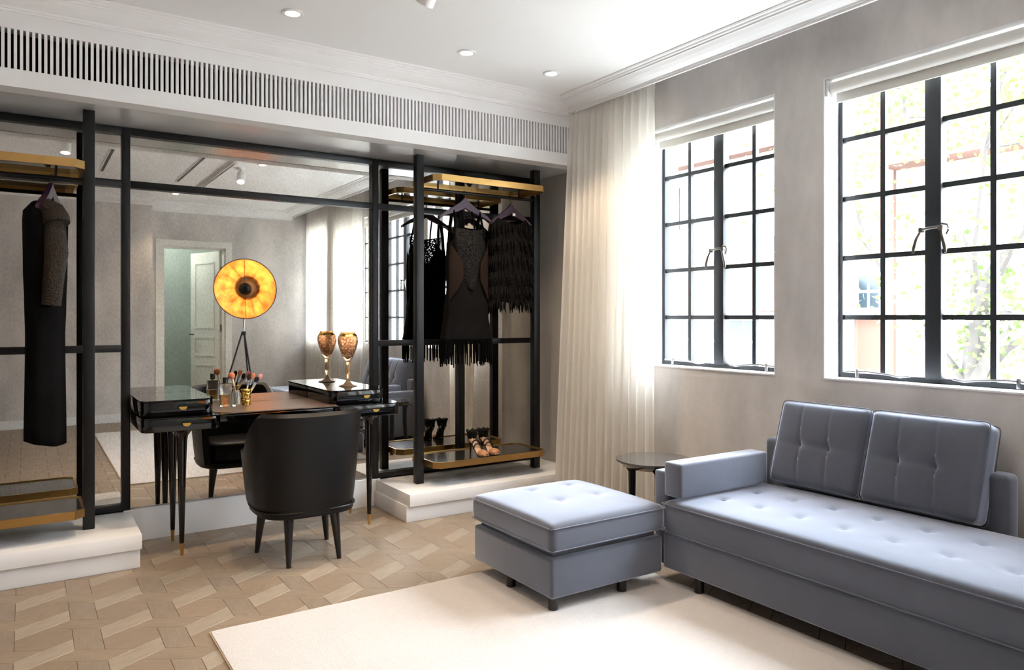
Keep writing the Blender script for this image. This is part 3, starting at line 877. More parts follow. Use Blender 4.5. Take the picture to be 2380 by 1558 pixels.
# --- black feathered tunic
TX = 2.955
hanger(TX, 4.50, 2.105, 0.0, 'dark hanger holding the short black feathered tunic', 0.175, ZRR)
tn = empty('feathered_tunic', (TX, 4.50, 1.6), 'short black feathered tunic hanging next to the rack post', 'tunic', 'dresses on the right rack')
rows = [(2.03,0.12,0.035),(1.97,0.165,0.055),(1.75,0.168,0.070),(1.55,0.172,0.075),(1.37,0.174,0.080)]
solid(loft(TX, 4.50, 0, rows, lambda th: 2.0 + 0.02*abs(cos(th)) - (0.03 if sin(th) < 0 else 0)*(1-abs(cos(th))), lambda th: 1.40+0.015*sin(5*th), folds=0.03, nf=13, seed=3).build('tunic_body', 'feather', tn, smooth=True, ang=80))
ft = MB()
for zl in (1.98, 1.86, 1.74, 1.62, 1.52, 1.43):
    for k in range(44):
        th = 2*pi*(k+R.random())/44
        w, t = (0.168, 0.064) if zl > 1.9 else (0.176, 0.080)
        px, py = TX + w*math.copysign(abs(cos(th))**0.85, cos(th)), 4.50 + t*math.copysign(abs(sin(th))**0.8, sin(th))
        ox, oy = (px-TX)*0.06, (py-4.50)*0.16
        L = 0.07 + 0.04*R.random()
        ft.tube([(px, py, zl), (px+ox+R.uniform(-.005,.005), py+oy, zl-L*0.5), (px+ox*0.8+R.uniform(-.008,.008), py+oy*0.8, zl-L)], [0.006,0.008,0.002], 4)
ft.build('feathers', 'feather', tn)
sq = MB()
for k in range(70):
    z = R.uniform(1.42, 1.80); xx = TX + 0.150 + R.uniform(-0.02, 0.025)
    sq.lathe([(0.0,-0.0015),(0.0035,0.0),(0.0,0.0015)], (xx, 4.50-0.06-R.uniform(0,0.01), z), 6)
sq.build('beads', 'chrome', tn)
MB().box(TX-0.012, TX+0.012, 4.455, 4.457, 2.035, 2.055).build('size_tag', 'tag_white', tn)

# --- long dress on the left rack, seen almost edge on
LX, LY, LA = 0.092, 4.51, radians(74)
hanger(LX+0.016, LY, 1.975, LA, 'purple hanger holding the long black dress', 0.19, ZRL)
lg = empty('long_dress', (LX, LY, 1.2), 'long black dress with bronze sequined sleeves on the left rack', 'dress')
rows = [(1.885,0.13,0.050),(1.82,0.20,0.082),(1.55,0.19,0.080),(1.38,0.185,0.074),(1.2,0.185,0.068),(0.63,0.195,0.072)]
solid(loft(LX-0.005, LY, LA, rows, lambda th: 1.885-0.01*sin(th), lambda th: 0.66-0.028*cos(th+1.0), folds=0.04, nf=7, seed=5).build('dress_body', 'dress_black', lg, smooth=True, ang=80))
for sgn in (-1, 1):
    # local l axis along LA: sleeves hang at both ends; the near one faces the camera
    bx, by = LX + sgn*0.165*cos(LA), LY + sgn*0.165*sin(LA)
    sx = 0.082 if sgn < 0 else -0.075
    sm = 'sequin_brown' if sgn < 0 else 'dress_black'
    pts = [(bx+sx*0.45, by, 1.845), (bx+sx*0.85, by, 1.78), (bx+sx, by+sgn*0.02, 1.62), (bx+sx*0.85, by+sgn*0.03, 1.50), (bx+sx*0.72, by+sgn*0.03, 1.36)]
    MB().tube(pts, [0.030,0.050,0.052,0.047,0.043], 18).build('sleeve', sm, lg, smooth=True, ang=60)
    cp = [(bx+sx*0.3, by, 1.872), (bx+sx*0.75, by, 1.835), (bx+sx*0.95, by+sgn*0.012, 1.790), (bx+sx*1.0, by+sgn*0.02, 1.768)]
    MB().tube(cp, [0.034,0.056,0.064,0.060], 18).build('shoulder_cap', sm, lg, smooth=True, ang=60)
MB().box(LX+0.012, LX+0.030, LY-0.16, LY-0.158, 1.86, 1.885).build('size_tag', 'tag_white', lg)

# ------------------------------------------------------------------ sandals
def sandal(cx, cy, z, ang, label):
    """toe towards local +x"""
    s = empty('heeled_sandal', (cx, cy, z), label, 'shoe', 'pair of high-heeled sandals on the right lower shelf')
    ca, sa = cos(ang), sin(ang)
    def W(l, t, h): l = l*0.84; h = h*1.08; return (cx + l*ca - t*sa, cy + l*sa + t*ca, z + h)
    prof = [(-0.085,0.105),(-0.06,0.100),(-0.02,0.074),(0.02,0.040),(0.05,0.020),(0.09,0.014),(0.122,0.016)]
    wid = [0.022,0.026,0.024,0.026,0.034,0.037,0.022]
    vs = []; n = len(prof)
    for (l,h), w in zip(prof, wid): vs += [W(l,-w,h), W(l,w,h), W(l,w,h-0.006), W(l,-w,h-0.006)]
    fs = [(i*4+k, i*4+(k+1)%4, i*4+4+(k+1)%4, i*4+4+k) for i in range(n-1) for k in range(4)] + [(3,2,1,0),((n-1)*4,(n-1)*4+1,(n-1)*4+2,(n-1)*4+3)]
    MB().add(vs, fs).build('insole', 'shoe_nude', s, smooth=True, ang=50)
    vs2 = [(v[0], v[1], max(z+0.001, v[2]-0.008)) for v in vs]
    MB().add(vs2, fs).build('outsole', 'shoe_black', s, smooth=True, ang=50)
    MB().tube([W(-0.075,0,0.098), W(-0.078,0,0.06), W(-0.082,0,0.001)], [0.016,0.008,0.006], 10).build('heel', 'shoe_black', s, smooth=True)
    # toe cap and straps
    mb = MB(); m = 12; vs = []
    for (l, rad) in ((0.045,0.026),(0.07,0.034),(0.095,0.033),(0.115,0.024),(0.126,0.008)):
        for k in range(m+1):
            q = pi*k/m; vs.append(W(l, rad*1.12*cos(q), 0.014 + rad*0.9*sin(q)))
    fs = [(i*(m+1)+k, i*(m+1)+k+1, (i+1)*(m+1)+k+1, (i+1)*(m+1)+k) for i in range(4) for k in range(m)]
    solid(mb.add(vs, fs).build('toe_cap', 'shoe_toe', s, smooth=True, ang=80), 0.002)
    def strap(l, base, r, tilt=0.0, w=0.005):
        p = []
        for k in range(13):
            q = pi*k/12; p.append(W(l+tilt*cos(q), r*1.05*cos(q), base + r*1.25*sin(q)))
        MB().tube(p, w, 6).build('strap', 'shoe_black', s)
    strap(0.012, 0.044, 0.027, 0.012); strap(-0.012, 0.066, 0.026, 0.012)
    # ankle cuff, ruffled
    mb = MB(); m = 20; vs = []
    for i, (h, rr_) in enumerate(((0.108,0.030),(0.125,0.034),(0.145,0.038),(0.160,0.045))):
        for k in range(m):
            q = 2*pi*k/m; rz = rr_*(1 + (0.10*sin(5*q+i) if i > 0 else 0))
            vs.append(W(-0.058 + rz*1.05*cos(q), rz*sin(q), h + 0.006*sin(7*q+i)))
    fs = [(i*m+k, i*m+(k+1)%m, (i+1)*m+(k+1)%m, (i+1)*m+k) for i in range(3) for k in range(m)]
    solid(mb.add(vs, fs).build('ankle_cuff', 'lace', s, smooth=True, ang=80), 0.004)
    mb = MB()
    for sg in (-1, 1): mb.tube([W(-0.075,0.022*sg,0.100), W(-0.07,0.028*sg,0.115)], 0.007, 6)
    mb.tube([W(-0.088,0,0.098), W(-0.090,0,0.120)], 0.012, 8).build('heel_counter', 'shoe_black', s)
sandal(2.626, 4.43, 0.3365, radians(-80), 'left sandal of the black and nude high-heeled pair on the right lower shelf')
sandal(2.724, 4.44, 0.3365, radians(-80), 'right sandal of the black and nude high-heeled pair on the right lower shelf')

# ------------------------------------------------------------------ dressing table
dk = empty('dressing_table', (1.25, 4.5, 0), 'glossy black dressing table with brass tipped legs before the mirror', 'desk')
ZT = 0.765
def rrect(x0, x1, y0, y1, rf, rb=0.004, n=8):
    pts = []
    for (cx, cy, a0, r) in ((x1-rf, y0+rf, -pi/2, rf), (x1-rb, y1-rb, 0, rb), (x0+rb, y1-rb, pi/2, rb), (x0+rf, y0+rf, pi, rf)):
        for k in range(n+1):
            q = a0 + pi/2*k/n; pts.append((cx + r*cos(q), cy + r*sin(q)))
    return pts
DY0, DY1 = 4.275, 4.797
MB().prism(rrect(0.505, 0.895, DY0, DY1, 0.05), 0.690, ZT-0.004).build('drawer_case', 'lacquer', dk, bev=0.004)
MB().prism(rrect(1.545, 1.975, DY0, DY1, 0.05), 0.690, ZT-0.004).build('drawer_case', 'lacquer', dk, bev=0.004)
MB().prism(rrect(0.8955, 1.5445, DY0+0.016, DY1, 0.004), 0.722, ZT-0.004).build('apron', 'lacquer', dk, bev=0.003)
MB().prism(rrect(0.505, 1.975, DY0-0.004, DY1, 0.052), ZT-0.004, ZT).build('top', 'lacquer', dk)
lp = [(0.965, DY0+0.02), (1.575, DY0+0.02), (1.575, DY1), (0.885, DY1), (0.885, DY0+0.10)]
MB().prism(lp, ZT, ZT+0.003).build('writing_surface', 'leather_top', dk)
def upper_case(x0, x1):
    c = MB().prism(rrect(x0, x1, 4.345, DY1, 0.05), ZT+0.003, 0.845).build('upper_drawer_case', 'lacquer', dk, bev=0.003)
    MB().prism(rrect(x0-0.004, x1+0.004, 4.340, DY1, 0.052), 0.845, 0.852).build('case_top', 'lacquer', dk)
upper_case(0.510, 0.878); upper_case(1.548, 1.900)
def pull(x, y, z):
    vs = []; n = 10
    k = MB()
    for i, d in enumerate((0.0, -0.012)):
        for q in range(n+1):
            a = pi + pi*q/n; vs.append((x + 0.021*cos(a), y + d, z + 0.006 + 0.018*sin(a)))
    m = n+1
    fs = [tuple(range(m)), tuple(range(2*m-1, m-1, -1))] + [(i, i+1, m+i+1, m+i) for i in range(n)] + [(n, 0, m, m+n)]
    k.add(vs, fs).build('drawer_pull', 'gold', dk)
pull(0.715, 4.345, 0.808); pull(0.722, DY0, 0.727); pull(1.775, 4.345, 0.808); pull(1.807, DY0, 0.727)
for (lx, ly) in ((0.712, 4.36), (0.712, 4.66), (1.80, 4.36), (1.80, 4.68)):
    L = MB().lathe([(0.011,0.066),(0.0125,0.07),(0.022,0.45),(0.027,0.62),(0.032,0.655),(0.05,0.680),(0.07,0.692)], (lx,ly,0), 18).build('leg', 'lacquer', dk, smooth=True)
    MB().lathe([(0.0065,0.0),(0.0085,0.003),(0.0115,0.066)], (lx,ly,0), 16).build('leg_tip', 'brass', L, smooth=True)

# --- things on the table
ZL = ZT+0.003
gb = empty('goblet', (1.752, 4.60, 0.852), 'tall amber engraved glass goblet on the right drawer case', 'goblet')
g0 = (1.752, 4.60, 0.852)
MB().lathe([(0.0,0.0),(0.058,0.0),(0.058,0.004),(0.030,0.012),(0.012,0.034),(0.007,0.05)], g0, 28).build('foot', 'amber_glass', gb, smooth=True)
MB().lathe([(0.007,0.05),(0.013,0.07),(0.0165,0.10),(0.012,0.125),(0.017,0.15),(0.018,0.158),(0.010,0.166)], g0, 20).build('stem', 'amber_glass', gb, smooth=True)
MB().lathe([(0.008,0.162),(0.022,0.172),(0.036,0.198),(0.051,0.236),(0.062,0.272),(0.066,0.298),(0.064,0.314),(0.060,0.325),(0.0575,0.325),(0.0615,0.313),(0.0635,0.298),(0.0595,0.272),(0.0485,0.236),(0.0335,0.198),(0.0,0.176)], g0, 32, None, False).build('bowl', 'engraved_glass', gb, smooth=True)
MB().lathe([(0.060,0.3245),(0.055,0.335),(0.0475,0.343),(0.0455,0.343),(0.053,0.334),(0.0575,0.3245),(0.060,0.3245)], g0, 32, None, False).build('gold_band', 'gold', gb, smooth=True)
MB().lathe([(0.047,0.343),(0.0475,0.352),(0.045,0.352),(0.045,0.343),(0.047,0.343)], g0, 32, None, False).build('rim', 'amber_glass', gb, smooth=True)

bo = empty('perfume_bottle', (0.995, 4.62, ZL), 'square clear perfume bottle with amber liquid and black cap', 'bottle')
bx, by = 0.995, 4.62
MB().prism(rrect(bx-0.033, bx+0.033, by-0.022, by+0.022, 0.006, 0.006, 3), ZL+0.0004, ZL+0.132).build('flask', 'clear_glass', bo, bev=0.004)
MB().prism(rrect(bx-0.024, bx+0.024, by-0.016, by+0.016, 0.004, 0.004, 3), ZL+0.012, ZL+0.072).build('liquid', 'amber_liquid', bo)
MB().lathe([(0.009,0.131),(0.009,0.139)], (bx,by,ZL), 12).build('collar', 'gold', bo)
MB().lathe([(0.0,0.138),(0.015,0.138),(0.015,0.170),(0.0135,0.173),(0.0,0.173)], (bx,by,ZL), 18).build('cap', 'cap_black', bo, smooth=True)

ja = empty('glass_jar', (1.055, 4.605, ZL), 'small clear glass jar holding the orange makeup brush', 'jar')
MB().lathe([(0.0,0.0004),(0.024,0.0004),(0.026,0.004),(0.026,0.078),(0.018,0.088),(0.0185,0.094),(0.016,0.094),(0.016,0.086),(0.0235,0.076),(0.0235,0.010),(0.0,0.010)], (1.055,4.605,ZL), 24).build('jar_body', 'clear_glass', ja, smooth=True)

cp = empty('gold_cup', (1.118, 4.635, ZL), 'gold perforated cup holding dark and pink makeup brushes', 'cup')
cc = (1.118, 4.635, ZL)
vs = []; fs = []; n = 24; rows_ = 13
for i in range(rows_+1):
    for k in range(n):
        q = 2*pi*(k + 0.5*(i % 2)*0)/n; r_ = 0.026 + 0.004*i/rows_
        vs.append((cc[0]+r_*cos(q), cc[1]+r_*sin(q), ZL+0.0018+0.094*i/rows_))
for i in range(rows_):
    for k in range(n):
        hole = (i % 3 == 1) and ((k + (i//3)*2) % 4 in (0, 1)) and 0 < i < rows_-1
        if not hole: fs.append((i*n+k, i*n+(k+1)%n, (i+1)*n+(k+1)%n, (i+1)*n+k))
fs.append(tuple(range(n-1,-1,-1)))
solid(MB().add(vs, fs).build('cup_body', 'gold', cp, smooth=True, ang=80), 0.002)

def brush(p0, p1, head, label, hr=0.014, handle='brush_handle', ferr='brush_silver'):
    p0, p1 = Vector(p0), Vector(p1); d = (p1-p0)
    b = empty('makeup_brush', p0, label, 'brush', 'makeup brushes on the dressing table')
    MB().tube([p0, p0+d*0.35, p0+d*0.62], [0.003,0.005,0.0045], 8).build('handle', handle, b, smooth=True)
    MB().tube([p0+d*0.60, p0+d*0.80], [0.0055,0.007], 10).build('ferrule', ferr, b, smooth=True)
    M = d.normalized().to_track_quat('Z','Y').to_matrix(); L = d.length*0.22
    MB().lathe([(0.006,0.0),(hr*0.8,L*0.3),(hr,L*0.6),(hr*0.8,L*0.88),(hr*0.3,L*1.0),(0.0,L*1.02)], p0+d*0.79, 14, M).build('bristles', head, b, smooth=True)
brush((1.066,4.598,ZL+0.012), (1.022,4.600,ZL+0.200), 'brush_orange', 'makeup brush with orange bristles leaning left in the glass jar', 0.021, 'brush_silver', 'brush_handle')
brush((1.112,4.628,ZL+0.010), (1.135,4.628,ZL+0.185), 'brush_black', 'small round black makeup brush standing upright in the gold cup', 0.012)
brush((1.110,4.640,ZL+0.010), (1.163,4.640,ZL+0.190), 'brush_orange', 'makeup brush with brown-pink bristles in the gold cup', 0.014, 'cap_black')
brush((1.107,4.632,ZL+0.010), (1.190,4.640,ZL+0.165), 'brush_black', 'lowest leaning black makeup brush in the gold cup', 0.015)
brush((1.108,4.645,ZL+0.012), (1.215,4.655,ZL+0.180), 'brush_pink', 'makeup brush with pink bristles leaning farthest right from the gold cup', 0.014)

# ------------------------------------------------------------------ tub chair
ch = empty('tub_chair', (1.27, 4.01, 0), 'black leather tub chair with tapered legs at the dressing table', 'chair')
CCX, CCY = 1.268, 4.02
def shell_pt(th, f, inset=0.0):
    """th: 0 = back (-y), +-: around to the front; f 0 bottom .. 1 rim"""
    a = abs(th); q = max(0.0, min(1.0, (a-1.0)/1.15)); top = 0.790 - 0.225*q*q*(3-2*q)
    z = 0.285 + (top-0.285)*f
    g = (z-0.285)/0.515
    rx = 0.262 + 0.046*g**0.8 - inset; ry = 0.245 + 0.040*g**0.8 - inset
    e = 0.78; sg = 1 if th > 0 else -1
    if a > pi/2:      # arms run straight forward
        t = (a-pi/2)/(2.5-pi/2)
        return (CCX + sg*rx*(1-0.06*t*t), CCY + t*(0.205+0.045*g), z)
    return (CCX + rx*sg*sin(a)**e, CCY - ry*max(0.0, cos(a))**e, z)
TMAX = 2.5
nT, nF = 56, 16
vs = []
for i in range(nT+1):
    th = -TMAX + 2*TMAX*i/nT
    ring = [shell_pt(th, k/nF) for k in range(nF+1)]
    ring[-1] = tuple(Vector(ring[-1]) + Vector((0,0,-0.004)))
    inner = [shell_pt(th, k/nF, 0.048) for k in range(nF, -1, -1)]
    mid = Vector(ring[-1])*0.5 + Vector(inner[0])*0.5 + Vector((0,0,0.016))
    rr_ = ring + [tuple(mid)] + inner
    vs += rr_
m = 2*(nF+1)+1
fs = [(i*m+k, i*m+k+1, (i+1)*m+k+1, (i+1)*m+k) for i in range(nT) for k in range(m-1)] + [(i*m, (i+1)*m, (i+1)*m+m-1, i*m+m-1) for i in range(nT)]
fs += [tuple(range(m)), tuple(nT*m+k for k in range(m-1,-1,-1))]
MB().add(vs, fs).build('backrest', 'leather_black', ch, smooth=True, ang=55)
# seat base and cushion
def sup(rx, ry, cx, cy, e=0.62, n=40):
    return [(cx + rx*math.copysign(abs(cos(2*pi*k/n))**e, cos(2*pi*k/n)), cy + ry*math.copysign(abs(sin(2*pi*k/n))**e, sin(2*pi*k/n))) for k in range(n)]
MB().prism(sup(0.258, 0.248, CCX, CCY+0.012), 0.255, 0.290).build('seat_frame', 'leather_black', ch, bev=0.008)
pip = [(*p, 0.288) for p in sup(0.262, 0.250, CCX, CCY+0.010)]
MB().tube(pip+[pip[0]], 0.006, 6, cap=False).build('piping', 'leather_black', ch, smooth=True)
MB().prism(sup(0.215, 0.215, CCX, CCY+0.035), 0.291, 0.43).build('seat', 'leather_black', ch, bev=0.03, seg=4)
for (lx, ly, tx, ty) in ((1.137,3.826,1.150,3.870), (1.412,3.836,1.395,3.872), (1.066,4.180,1.095,4.160), (1.470,4.200,1.440,4.170)):
    MB().tube([(lx,ly,0.0), (lx+(tx-lx)*0.5, ly+(ty-ly)*0.5, 0.14), (tx,ty,0.262)], [0.012,0.020,0.028], 14).build('leg', 'wood_black', ch, smooth=True)

# ------------------------------------------------------------------ rug
rg = empty('area_rug', (1.64, 1.7, 0), 'large cream rug with bound edges under the ottoman', 'rug')
def rug_disp(P, n):
    if P.z > 0.006: P = P + Vector((0, 0, 0.0005*sin(31*P.x+1.3)*sin(27*P.y)))
    return P
rounded_grid(0.633, 2.650, 0.20, 3.212, 0.0004, 0.011, 0.005, 60, 80, 4, rug_disp).build('pile', 'rug', rg, smooth=True)
MB().box(0.629, 2.654, 0.196, 3.216, 0.0002, 0.005).build('backing', 'rug_edge', rg)

# ------------------------------------------------------------------ velvet furniture
def gauss_dimples(pts, depth, sig):
    def f(x, y):
        s_ = 0
        for (a, b) in pts:
            d2 = (x-a)**2 + (y-b)**2
            if d2 < (4*sig)**2: s_ += depth*exp(-sqrt(d2)/sig)
        return s_
    return f
def seat_cushion(name, parent, x0, x1, y0, y1, z0, z1, crown, pts, nx, ny, r=0.022, belly=0.0):
    dm = gauss_dimples(pts, 0.020, 0.020)
    cx, cy, hx, hy = (x0+x1)/2, (y0+y1)/2, (x1-x0)/2, (y1-y0)/2
    def disp(P, n):
        a = max(0, 1-((P.x-cx)/hx)**4); b = max(0, 1-((P.y-cy)/hy)**4)
        P = P.copy()
        if n.z > 0.5:
            P.z += crown*(a*b)**0.6*n.z - dm(P.x, P.y)
        elif abs(n.z) < 0.5 and belly:
            zz = (P.z-z0)/(z1-z0); P.x += n.x*belly*sin(pi*zz); P.y += n.y*belly*sin(pi*zz)
        return P
    o = rounded_grid(x0, x1, y0, y1, z0, z1, r, nx, ny, 6, disp).build(name, 'velvet', parent, smooth=True, ang=80)
    return o, disp, dm
def buttons(parent, pts, zf, r=0.012):
    for (a, b) in pts:
        MB().lathe([(r,0.0),(r,0.003),(r*0.7,0.006),(0.0,0.007)], (a, b, zf(a, b)), 12).build('button', 'button', parent, smooth=True)
def ring_piping(parent, x0, x1, y0, y1, z, r=0.0028, c=0.018):
    pts = []
    for (cx, cy, a0) in ((x1-c, y0+c, -pi/2), (x1-c, y1-c, 0), (x0+c, y1-c, pi/2), (x0+c, y0+c, pi)):
        for k in range(5):
            q = a0 + pi/2*k/4; pts.append((cx + c*cos(q), cy + c*sin(q), z))
    MB().tube(pts+[pts[0]], r, 6, cap=False).build('piping', 'velvet', parent, smooth=True)

# ottoman
ot = empty('ottoman', (2.253, 2.91, 0.0118), 'square grey velvet ottoman with four tufted buttons on the rug', 'ottoman')
OX0, OX1, OY0, OY1 = 1.905, 2.574, 2.578, 3.245
MB().box(OX0, OX1, OY0, OY1, 0.068, 0.245).build('base', 'velvet', ot, bev=0.016, seg=4)
MB().box(OX0+0.03, OX1-0.03, OY0+0.03, OY1-0.03, 0.243, 0.274).build('base_deck', 'velvet', ot)
op = [(2.176,3.105), (2.408,3.105), (2.165,2.857), (2.395,2.857)]
oc, od, odm = seat_cushion('seat_cushion', ot, OX0-0.008, OX1+0.004, OY0-0.012, OY1+0.004, 0.272, 0.392, 0.026, op, 44, 44, belly=0.004)
buttons(oc, op, lambda a, b: 0.392+0.026-0.026)
ring_piping(oc, OX0-0.012, OX1+0.008, OY0-0.016, OY1+0.008, 0.380); ring_piping(oc, OX0-0.012, OX1+0.008, OY0-0.016, OY1+0.008, 0.283)
for (lx, ly) in ((1.943,2.618), (2.345,2.618), (1.943,2.955), (2.345,2.955)):
    MB().lathe([(0.020,0.0118),(0.023,0.014),(0.023,0.070)], (lx,ly,0), 18).build('leg', 'wood_black', ot, smooth=True)

# sofa
sf = empty('sofa', (2.95, 1.3, 0), 'long grey velvet daybed sofa with button tufted seat below the windows', 'sofa')
SX0, SX1, SY0, SY1 = 2.597, 3.345, 0.0, 2.600
MB().box(SX0, SX1+0.06, SY0, SY1, 0.082, 0.250).build('base', 'velvet', sf, bev=0.010, seg=3)
ys = [2.410 - 0.209*k for k in range(12)]
sp = [(2.815, y) for y in ys if y > 0.08] + [(3.060, y) for y in ys if y > 0.08]
sc_, sd, sdm = seat_cushion('seat_cushion', sf, SX0-0.006, SX1, SY0-0.004, SY1, 0.252, 0.405, 0.030, sp, 48, 150, belly=0.006)
buttons(sc_, sp, lambda a, b: 0.405+0.030-0.026)
ring_piping(sc_, SX0-0.011, SX1, SY0-0.008, SY1+0.004, 0.394); ring_piping(sc_, SX0-0.011, SX1, SY0-0.008, SY1+0.004, 0.262)
# arm frame, arm bolster, low back frame
MB().box(SX0+0.03, SX1+0.12, 2.604, 2.690, 0.082, 0.540).build('arm_frame', 'velvet', sf, bev=0.012, seg=3)
MB().box(SX0+0.002, 3.240, 2.485, 2.598, 0.432, 0.598).build('arm_bolster', 'velvet', sf, bev=0.014, seg=3)
MB().box(3.362, 3.470, 1.405, 2.600, 0.252, 0.648).build('back_frame', 'velvet', sf, bev=0.025, seg=4)
for (lx, ly) in ((2.632,2.40), (2.632,1.25), (2.632,0.12), (3.38,2.40), (3.38,1.25), (3.38,0.12)):
    z0 = 0.0118 if lx < 2.64 and 0.2 < ly < 3.2 else 0.0005
    MB().lathe([(0.020,z0),(0.023,z0+0.003),(0.023,0.083)], (lx,ly,0), 18).build('leg', 'wood_black', sf, smooth=True)
# back cushions
def back_cushion(y0, y1, label):
    c = empty('back_cushion', (3.31, (y0+y1)/2, 0.44), label, 'cushion', 'grey velvet back cushions on the sofa')
    w = y1-y0; hgt = 0.425; th = 0.120
    bt = [(y0+w*0.36, 0.205), (y0+w*0.68, 0.205)]
    lean = radians(17.5)
    def disp(P, n):
        P = P.copy()
        ly, lz = P.y, P.z
        a = max(0, 1-abs((ly-(y0+y1)/2)/(w/2))**3); b = max(0, 1-abs((lz-hgt/2)/(hgt/2))**3)
        if abs(n.x) > 0.5:
            P.x += n.x*0.030*(a*b)**0.6
            if n.x < 0:
                gsum = 0
                for (by_, bz) in bt:
                    d = sqrt((ly-by_)**2 + (lz-bz)**2)
                    gsum += 0.026*exp(-d/0.024) + 0.009*exp(-((ly-by_ - 0.02*sin((lz-bz)*5))/0.006)**2)*b
                gsum += 0.009*exp(-((lz-0.205)/0.008)**2)*a
                P.x += gsum
        return P
    mb = rounded_grid(0, th, y0, y1, 0, hgt, 0.028, 10, 64, 56, disp)
    X0, Z0 = 3.235, 0.437
    def T(p): x_, y_, z_ = p; return (X0 + x_*cos(lean) + z_*sin(lean), y_, Z0 - x_*sin(lean) + z_*cos(lean) + th*sin(lean)*0.55)
    mb.v = [T(p) for p in mb.v]
    o = mb.build('cushion_body', 'velvet', c, smooth=True, ang=80)
    for (by_, bz) in bt:
        M = Vector((-cos(lean), 0, sin(lean))).to_track_quat('Z','Y').to_matrix()
        MB().lathe([(0.013,-0.004),(0.013,0.003),(0.009,0.007),(0.0,0.008)], T((0.004, by_, bz)), 14, M).build('button', 'button', c, smooth=True)
    for xe in (0.012, th-0.012):
        pts = []
        for (cy, cz, a0) in ((y1-0.02, 0.02, -pi/2), (y1-0.02, hgt-0.02, 0), (y0+0.02, hgt-0.02, pi/2), (y0+0.02, 0.02, pi)):
            for k in range(5):
                q = a0+pi/2*k/4; pts.append(T((xe, cy+0.022*cos(q), cz+0.022*sin(q))))
        MB().tube(pts+[pts[0]], 0.0022, 6, cap=False).build('piping', 'velvet', c, smooth=True)
back_cushion(1.995, 2.482, 'left grey velvet back cushion with two buttons next to the sofa arm')
back_cushion(1.475, 1.985, 'right grey velvet back cushion with two buttons at the open end of the sofa back')

# ------------------------------------------------------------------ side table
st = empty('side_table', (2.955, 3.03, 0), 'round dark wooden side table between the curtain and the sofa arm', 'side table')
TCX, TCY, TZ = 2.955, 3.030, 0.503
MB().lathe([(0.0,TZ-0.052),(0.10,TZ-0.05),(0.155,TZ-0.045),(0.20,TZ-0.018),(0.213,TZ-0.006),(0.213,TZ),(0.0,TZ)], (TCX,TCY,0), 56).build('table_top', 'table_top', st, smooth=True, ang=35)
for k in range(3):
    q = radians(118 + 120*k); ex, ey = cos(q), sin(q)
    MB().tube([(TCX+0.150*ex, TCY+0.150*ey, 0.0), (TCX+0.128*ex, TCY+0.128*ey, 0.28), (TCX+0.128*ex, TCY+0.128*ey, 0.42), (TCX+0.140*ex, TCY+0.140*ey, 0.458), (TCX+0.15*ex, TCY+0.15*ey, 0.468)], [0.015,0.020,0.022,0.03,0.042], 14).build('leg', 'wood_black', st, smooth=True)

# ------------------------------------------------------------------ curtains
def curtain(name, label, path, ztop, zbot, nf, amp, seed, nz=40, npf=10):
    rr = random.Random(seed)
    c = empty(name, (path(0.5, 0.5)[0], path(0.5, 0.5)[1], zbot), label, 'curtain')
    nu = nf*npf; vs = []
    jit = [rr.uniform(0.7, 1.25) for _ in range(nf+1)]; w2 = [rr.uniform(-0.35, 0.35) for _ in range(nf+1)]
    cum = [0]
    for k in range(nf): cum.append(cum[-1] + rr.uniform(0.7, 1.3))
    for i in range(nz+1):
        f = i/nz; z = ztop + (zbot-ztop)*f
        for k in range(nu+1):
            s_ = k/nu; q = s_*nf
            ii = int(min(nf-1, q)); fr_ = q-ii
            sw = (cum[ii] + (cum[ii+1]-cum[ii])*fr_)/cum[-1]
            px, py, nx_, ny_ = path(sw, f)
            a = amp*(jit[ii]*(1-fr_) + jit[ii+1]*fr_)
            env = 0.35 + 0.65*min(1, f/0.12)
            d = a*env*sin(2*pi*q + 0.5*sin(3*f+ii)) + a*0.35*sin(4*pi*q+2*f+w2[ii]*4)*min(1, f*3) + (0.010*sin(2*pi*q*2.0) if f < 0.04 else 0)
            vs.append((px + nx_*d, py + ny_*d, z))
    fs = [(i*(nu+1)+k, i*(nu+1)+k+1, (i+1)*(nu+1)+k+1, (i+1)*(nu+1)+k) for i in range(nz) for k in range(nu)]
    MB().add(vs, fs).build('curtain_cloth', 'sheer_curtain', c, smooth=True, ang=180, weld=False)
    return c
def path1(s_, f):
    x0 = 3.262 - 0.135*f**1.15; y0 = 4.185
    x1 = 3.368; y1 = 3.452 + 0.0*f
    x = x0 + (x1-x0)*s_; y = y0 + (y1-y0)*s_
    dx, dy = x1-x0, y1-y0; L = sqrt(dx*dx+dy*dy)
    return x, y, dy/L, -dx/L
c1 = curtain('sheer_curtain', 'cream sheer curtain hanging between the clothes niche and the first window', path1, 2.86, 0.012, 13, 0.030, 4)
box('heading_track', 'white_paint', c1, 3.30, 3.33, 3.42, 4.19, 2.88, 2.90)
def path2(s_, f): return 3.452, 1.10 - 2.24*s_, -1.0, 0.0
c2 = curtain('sheer_curtain', 'cream sheer curtain over the far windows, seen in the mirror behind the lamp', path2, 2.86, 0.012, 26, 0.024, 9)
box('heading_track', 'white_paint', c2, 3.437, 3.467, -1.16, 1.12, 2.88, 2.90)

